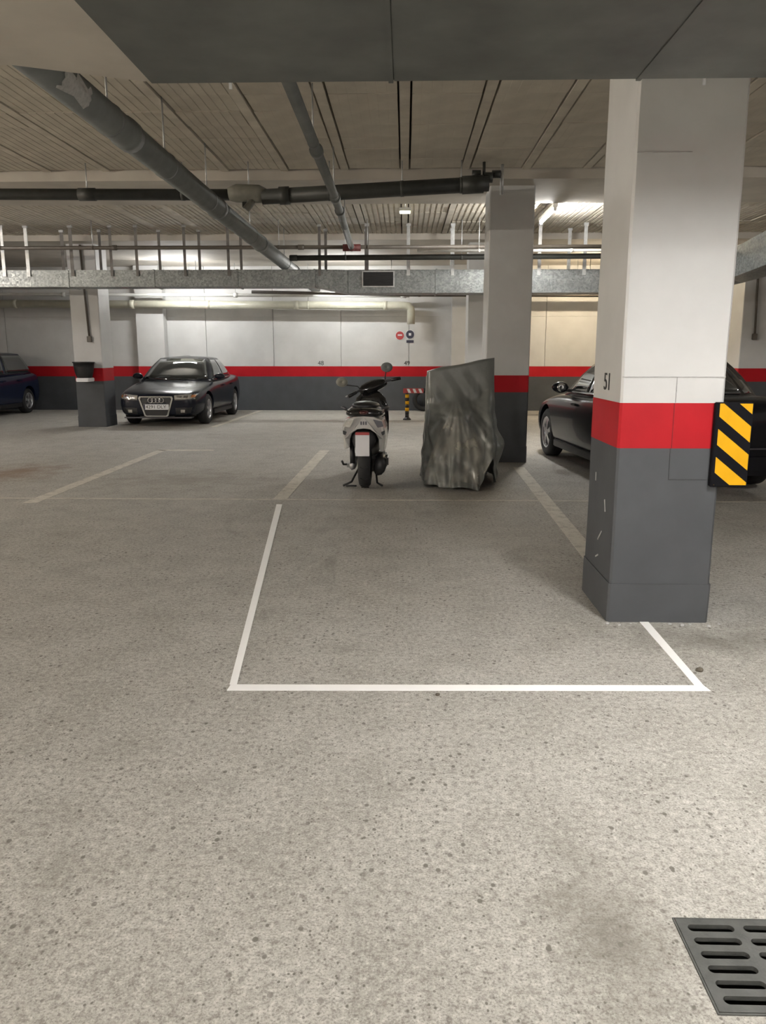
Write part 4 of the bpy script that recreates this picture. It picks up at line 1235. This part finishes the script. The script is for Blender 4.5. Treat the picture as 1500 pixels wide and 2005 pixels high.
for j in range(NT + 1):
    t = j / NT
    R_.append([bm.verts.new(cov_shape(2 * PI * i / NTH, t)) for i in range(NTH)])
for j in range(NT):
    for i in range(NTH):
        bm.faces.new((R_[j][i], R_[j][(i + 1) % NTH], R_[j + 1][(i + 1) % NTH], R_[j + 1][i]))
cen = bm.verts.new((0, .01, 1.335))
mid_ = []
for i in range(NTH):
    p = R_[0][i].co
    mid_.append(bm.verts.new((p.x * .55, p.y * .55, p.z - (p.x * .45) * .22 + .012)))
for i in range(NTH):
    q = (i + 1) % NTH
    bm.faces.new((R_[0][i], R_[0][q], mid_[q], mid_[i]))
    bm.faces.new((mid_[i], mid_[q], cen))
cov = from_bm('cover', bm, M['cover'], cv, True)
sol = cov.modifiers.new('s', 'SOLIDIFY'); sol.thickness = .004
apply_mods(cov)
for p in cov.data.polygons: p.use_smooth = True
# pale piping down the left front edge
pts = [cov_shape(PI + math.radians(22), t) * 1.0 + Vector((-.004, -.004, 0)) for t in [i / 26 for i in range(1, 24)]]
tube('edge_piping', pts, .007, M['coverlight'], cov, 6)
# cloudy plastic sheet thrown over the lower rear
bm = bmesh.new()
rows = []
for j in range(31):
    t = .36 + .60 * j / 30
    half = math.radians(9 + 46 * (j / 30) ** .9)
    row = []
    for i in range(41):
        th = -PI / 2 - math.radians(6) + half * (2 * i / 40 - 1)
        p = cov_shape(th, t)
        out = Vector((math.cos(th), math.sin(th), .15)).normalized()
        off = .020 + .022 * abs(mnoise.noise(Vector((p.x * 9, p.z * 6, 3)))) + .02 * math.sin(24 * th + 5 * t) * (j / 30)
        row.append(bm.verts.new(p + out * max(.006, off)))
    rows.append(row)
for j in range(30):
    for i in range(40):
        bm.faces.new((rows[j][i], rows[j][i + 1], rows[j + 1][i + 1], rows[j + 1][i]))
from_bm('plastic_sheet', bm, M['sheet'], cv, True)
bm = bmesh.new()
bm_lathe(bm, [(-.05, .17), (-.07, .22), (-.04, .268), (.04, .268), (.07, .22), (.05, .17)], 30, 'x', (0, 0, 0))
wl = from_bm('rear_wheel', bm, M['rubber'], cv, True, (-.05, -.22, .270))
lathe('rim', [(-.04, .03), (-.05, .172), (.05, .172), (.04, .03)], M['dkalloy'], wl, 24, 'x')
sc_b = bmesh.new()
bm_loft(sc_b, [[(-.14, -.1, .40), (.14, -.1, .40), (.12, -.1, .66), (-.12, -.1, .66)], [(-.22, 0, .22), (.22, 0, .22), (.2, 0, .80), (-.2, 0, .80)], [(-.22, .6, .22), (.22, .6, .22), (.2, .6, .85), (-.2, .6, .85)]])
from_bm('bike_body', sc_b, M['black'], cv)
box('notch_backing', (.10, -.34, .10), (.30, .10, .40), M['black'], cv, .03)  # black box added behind the hem notch, its colour standing in for shade
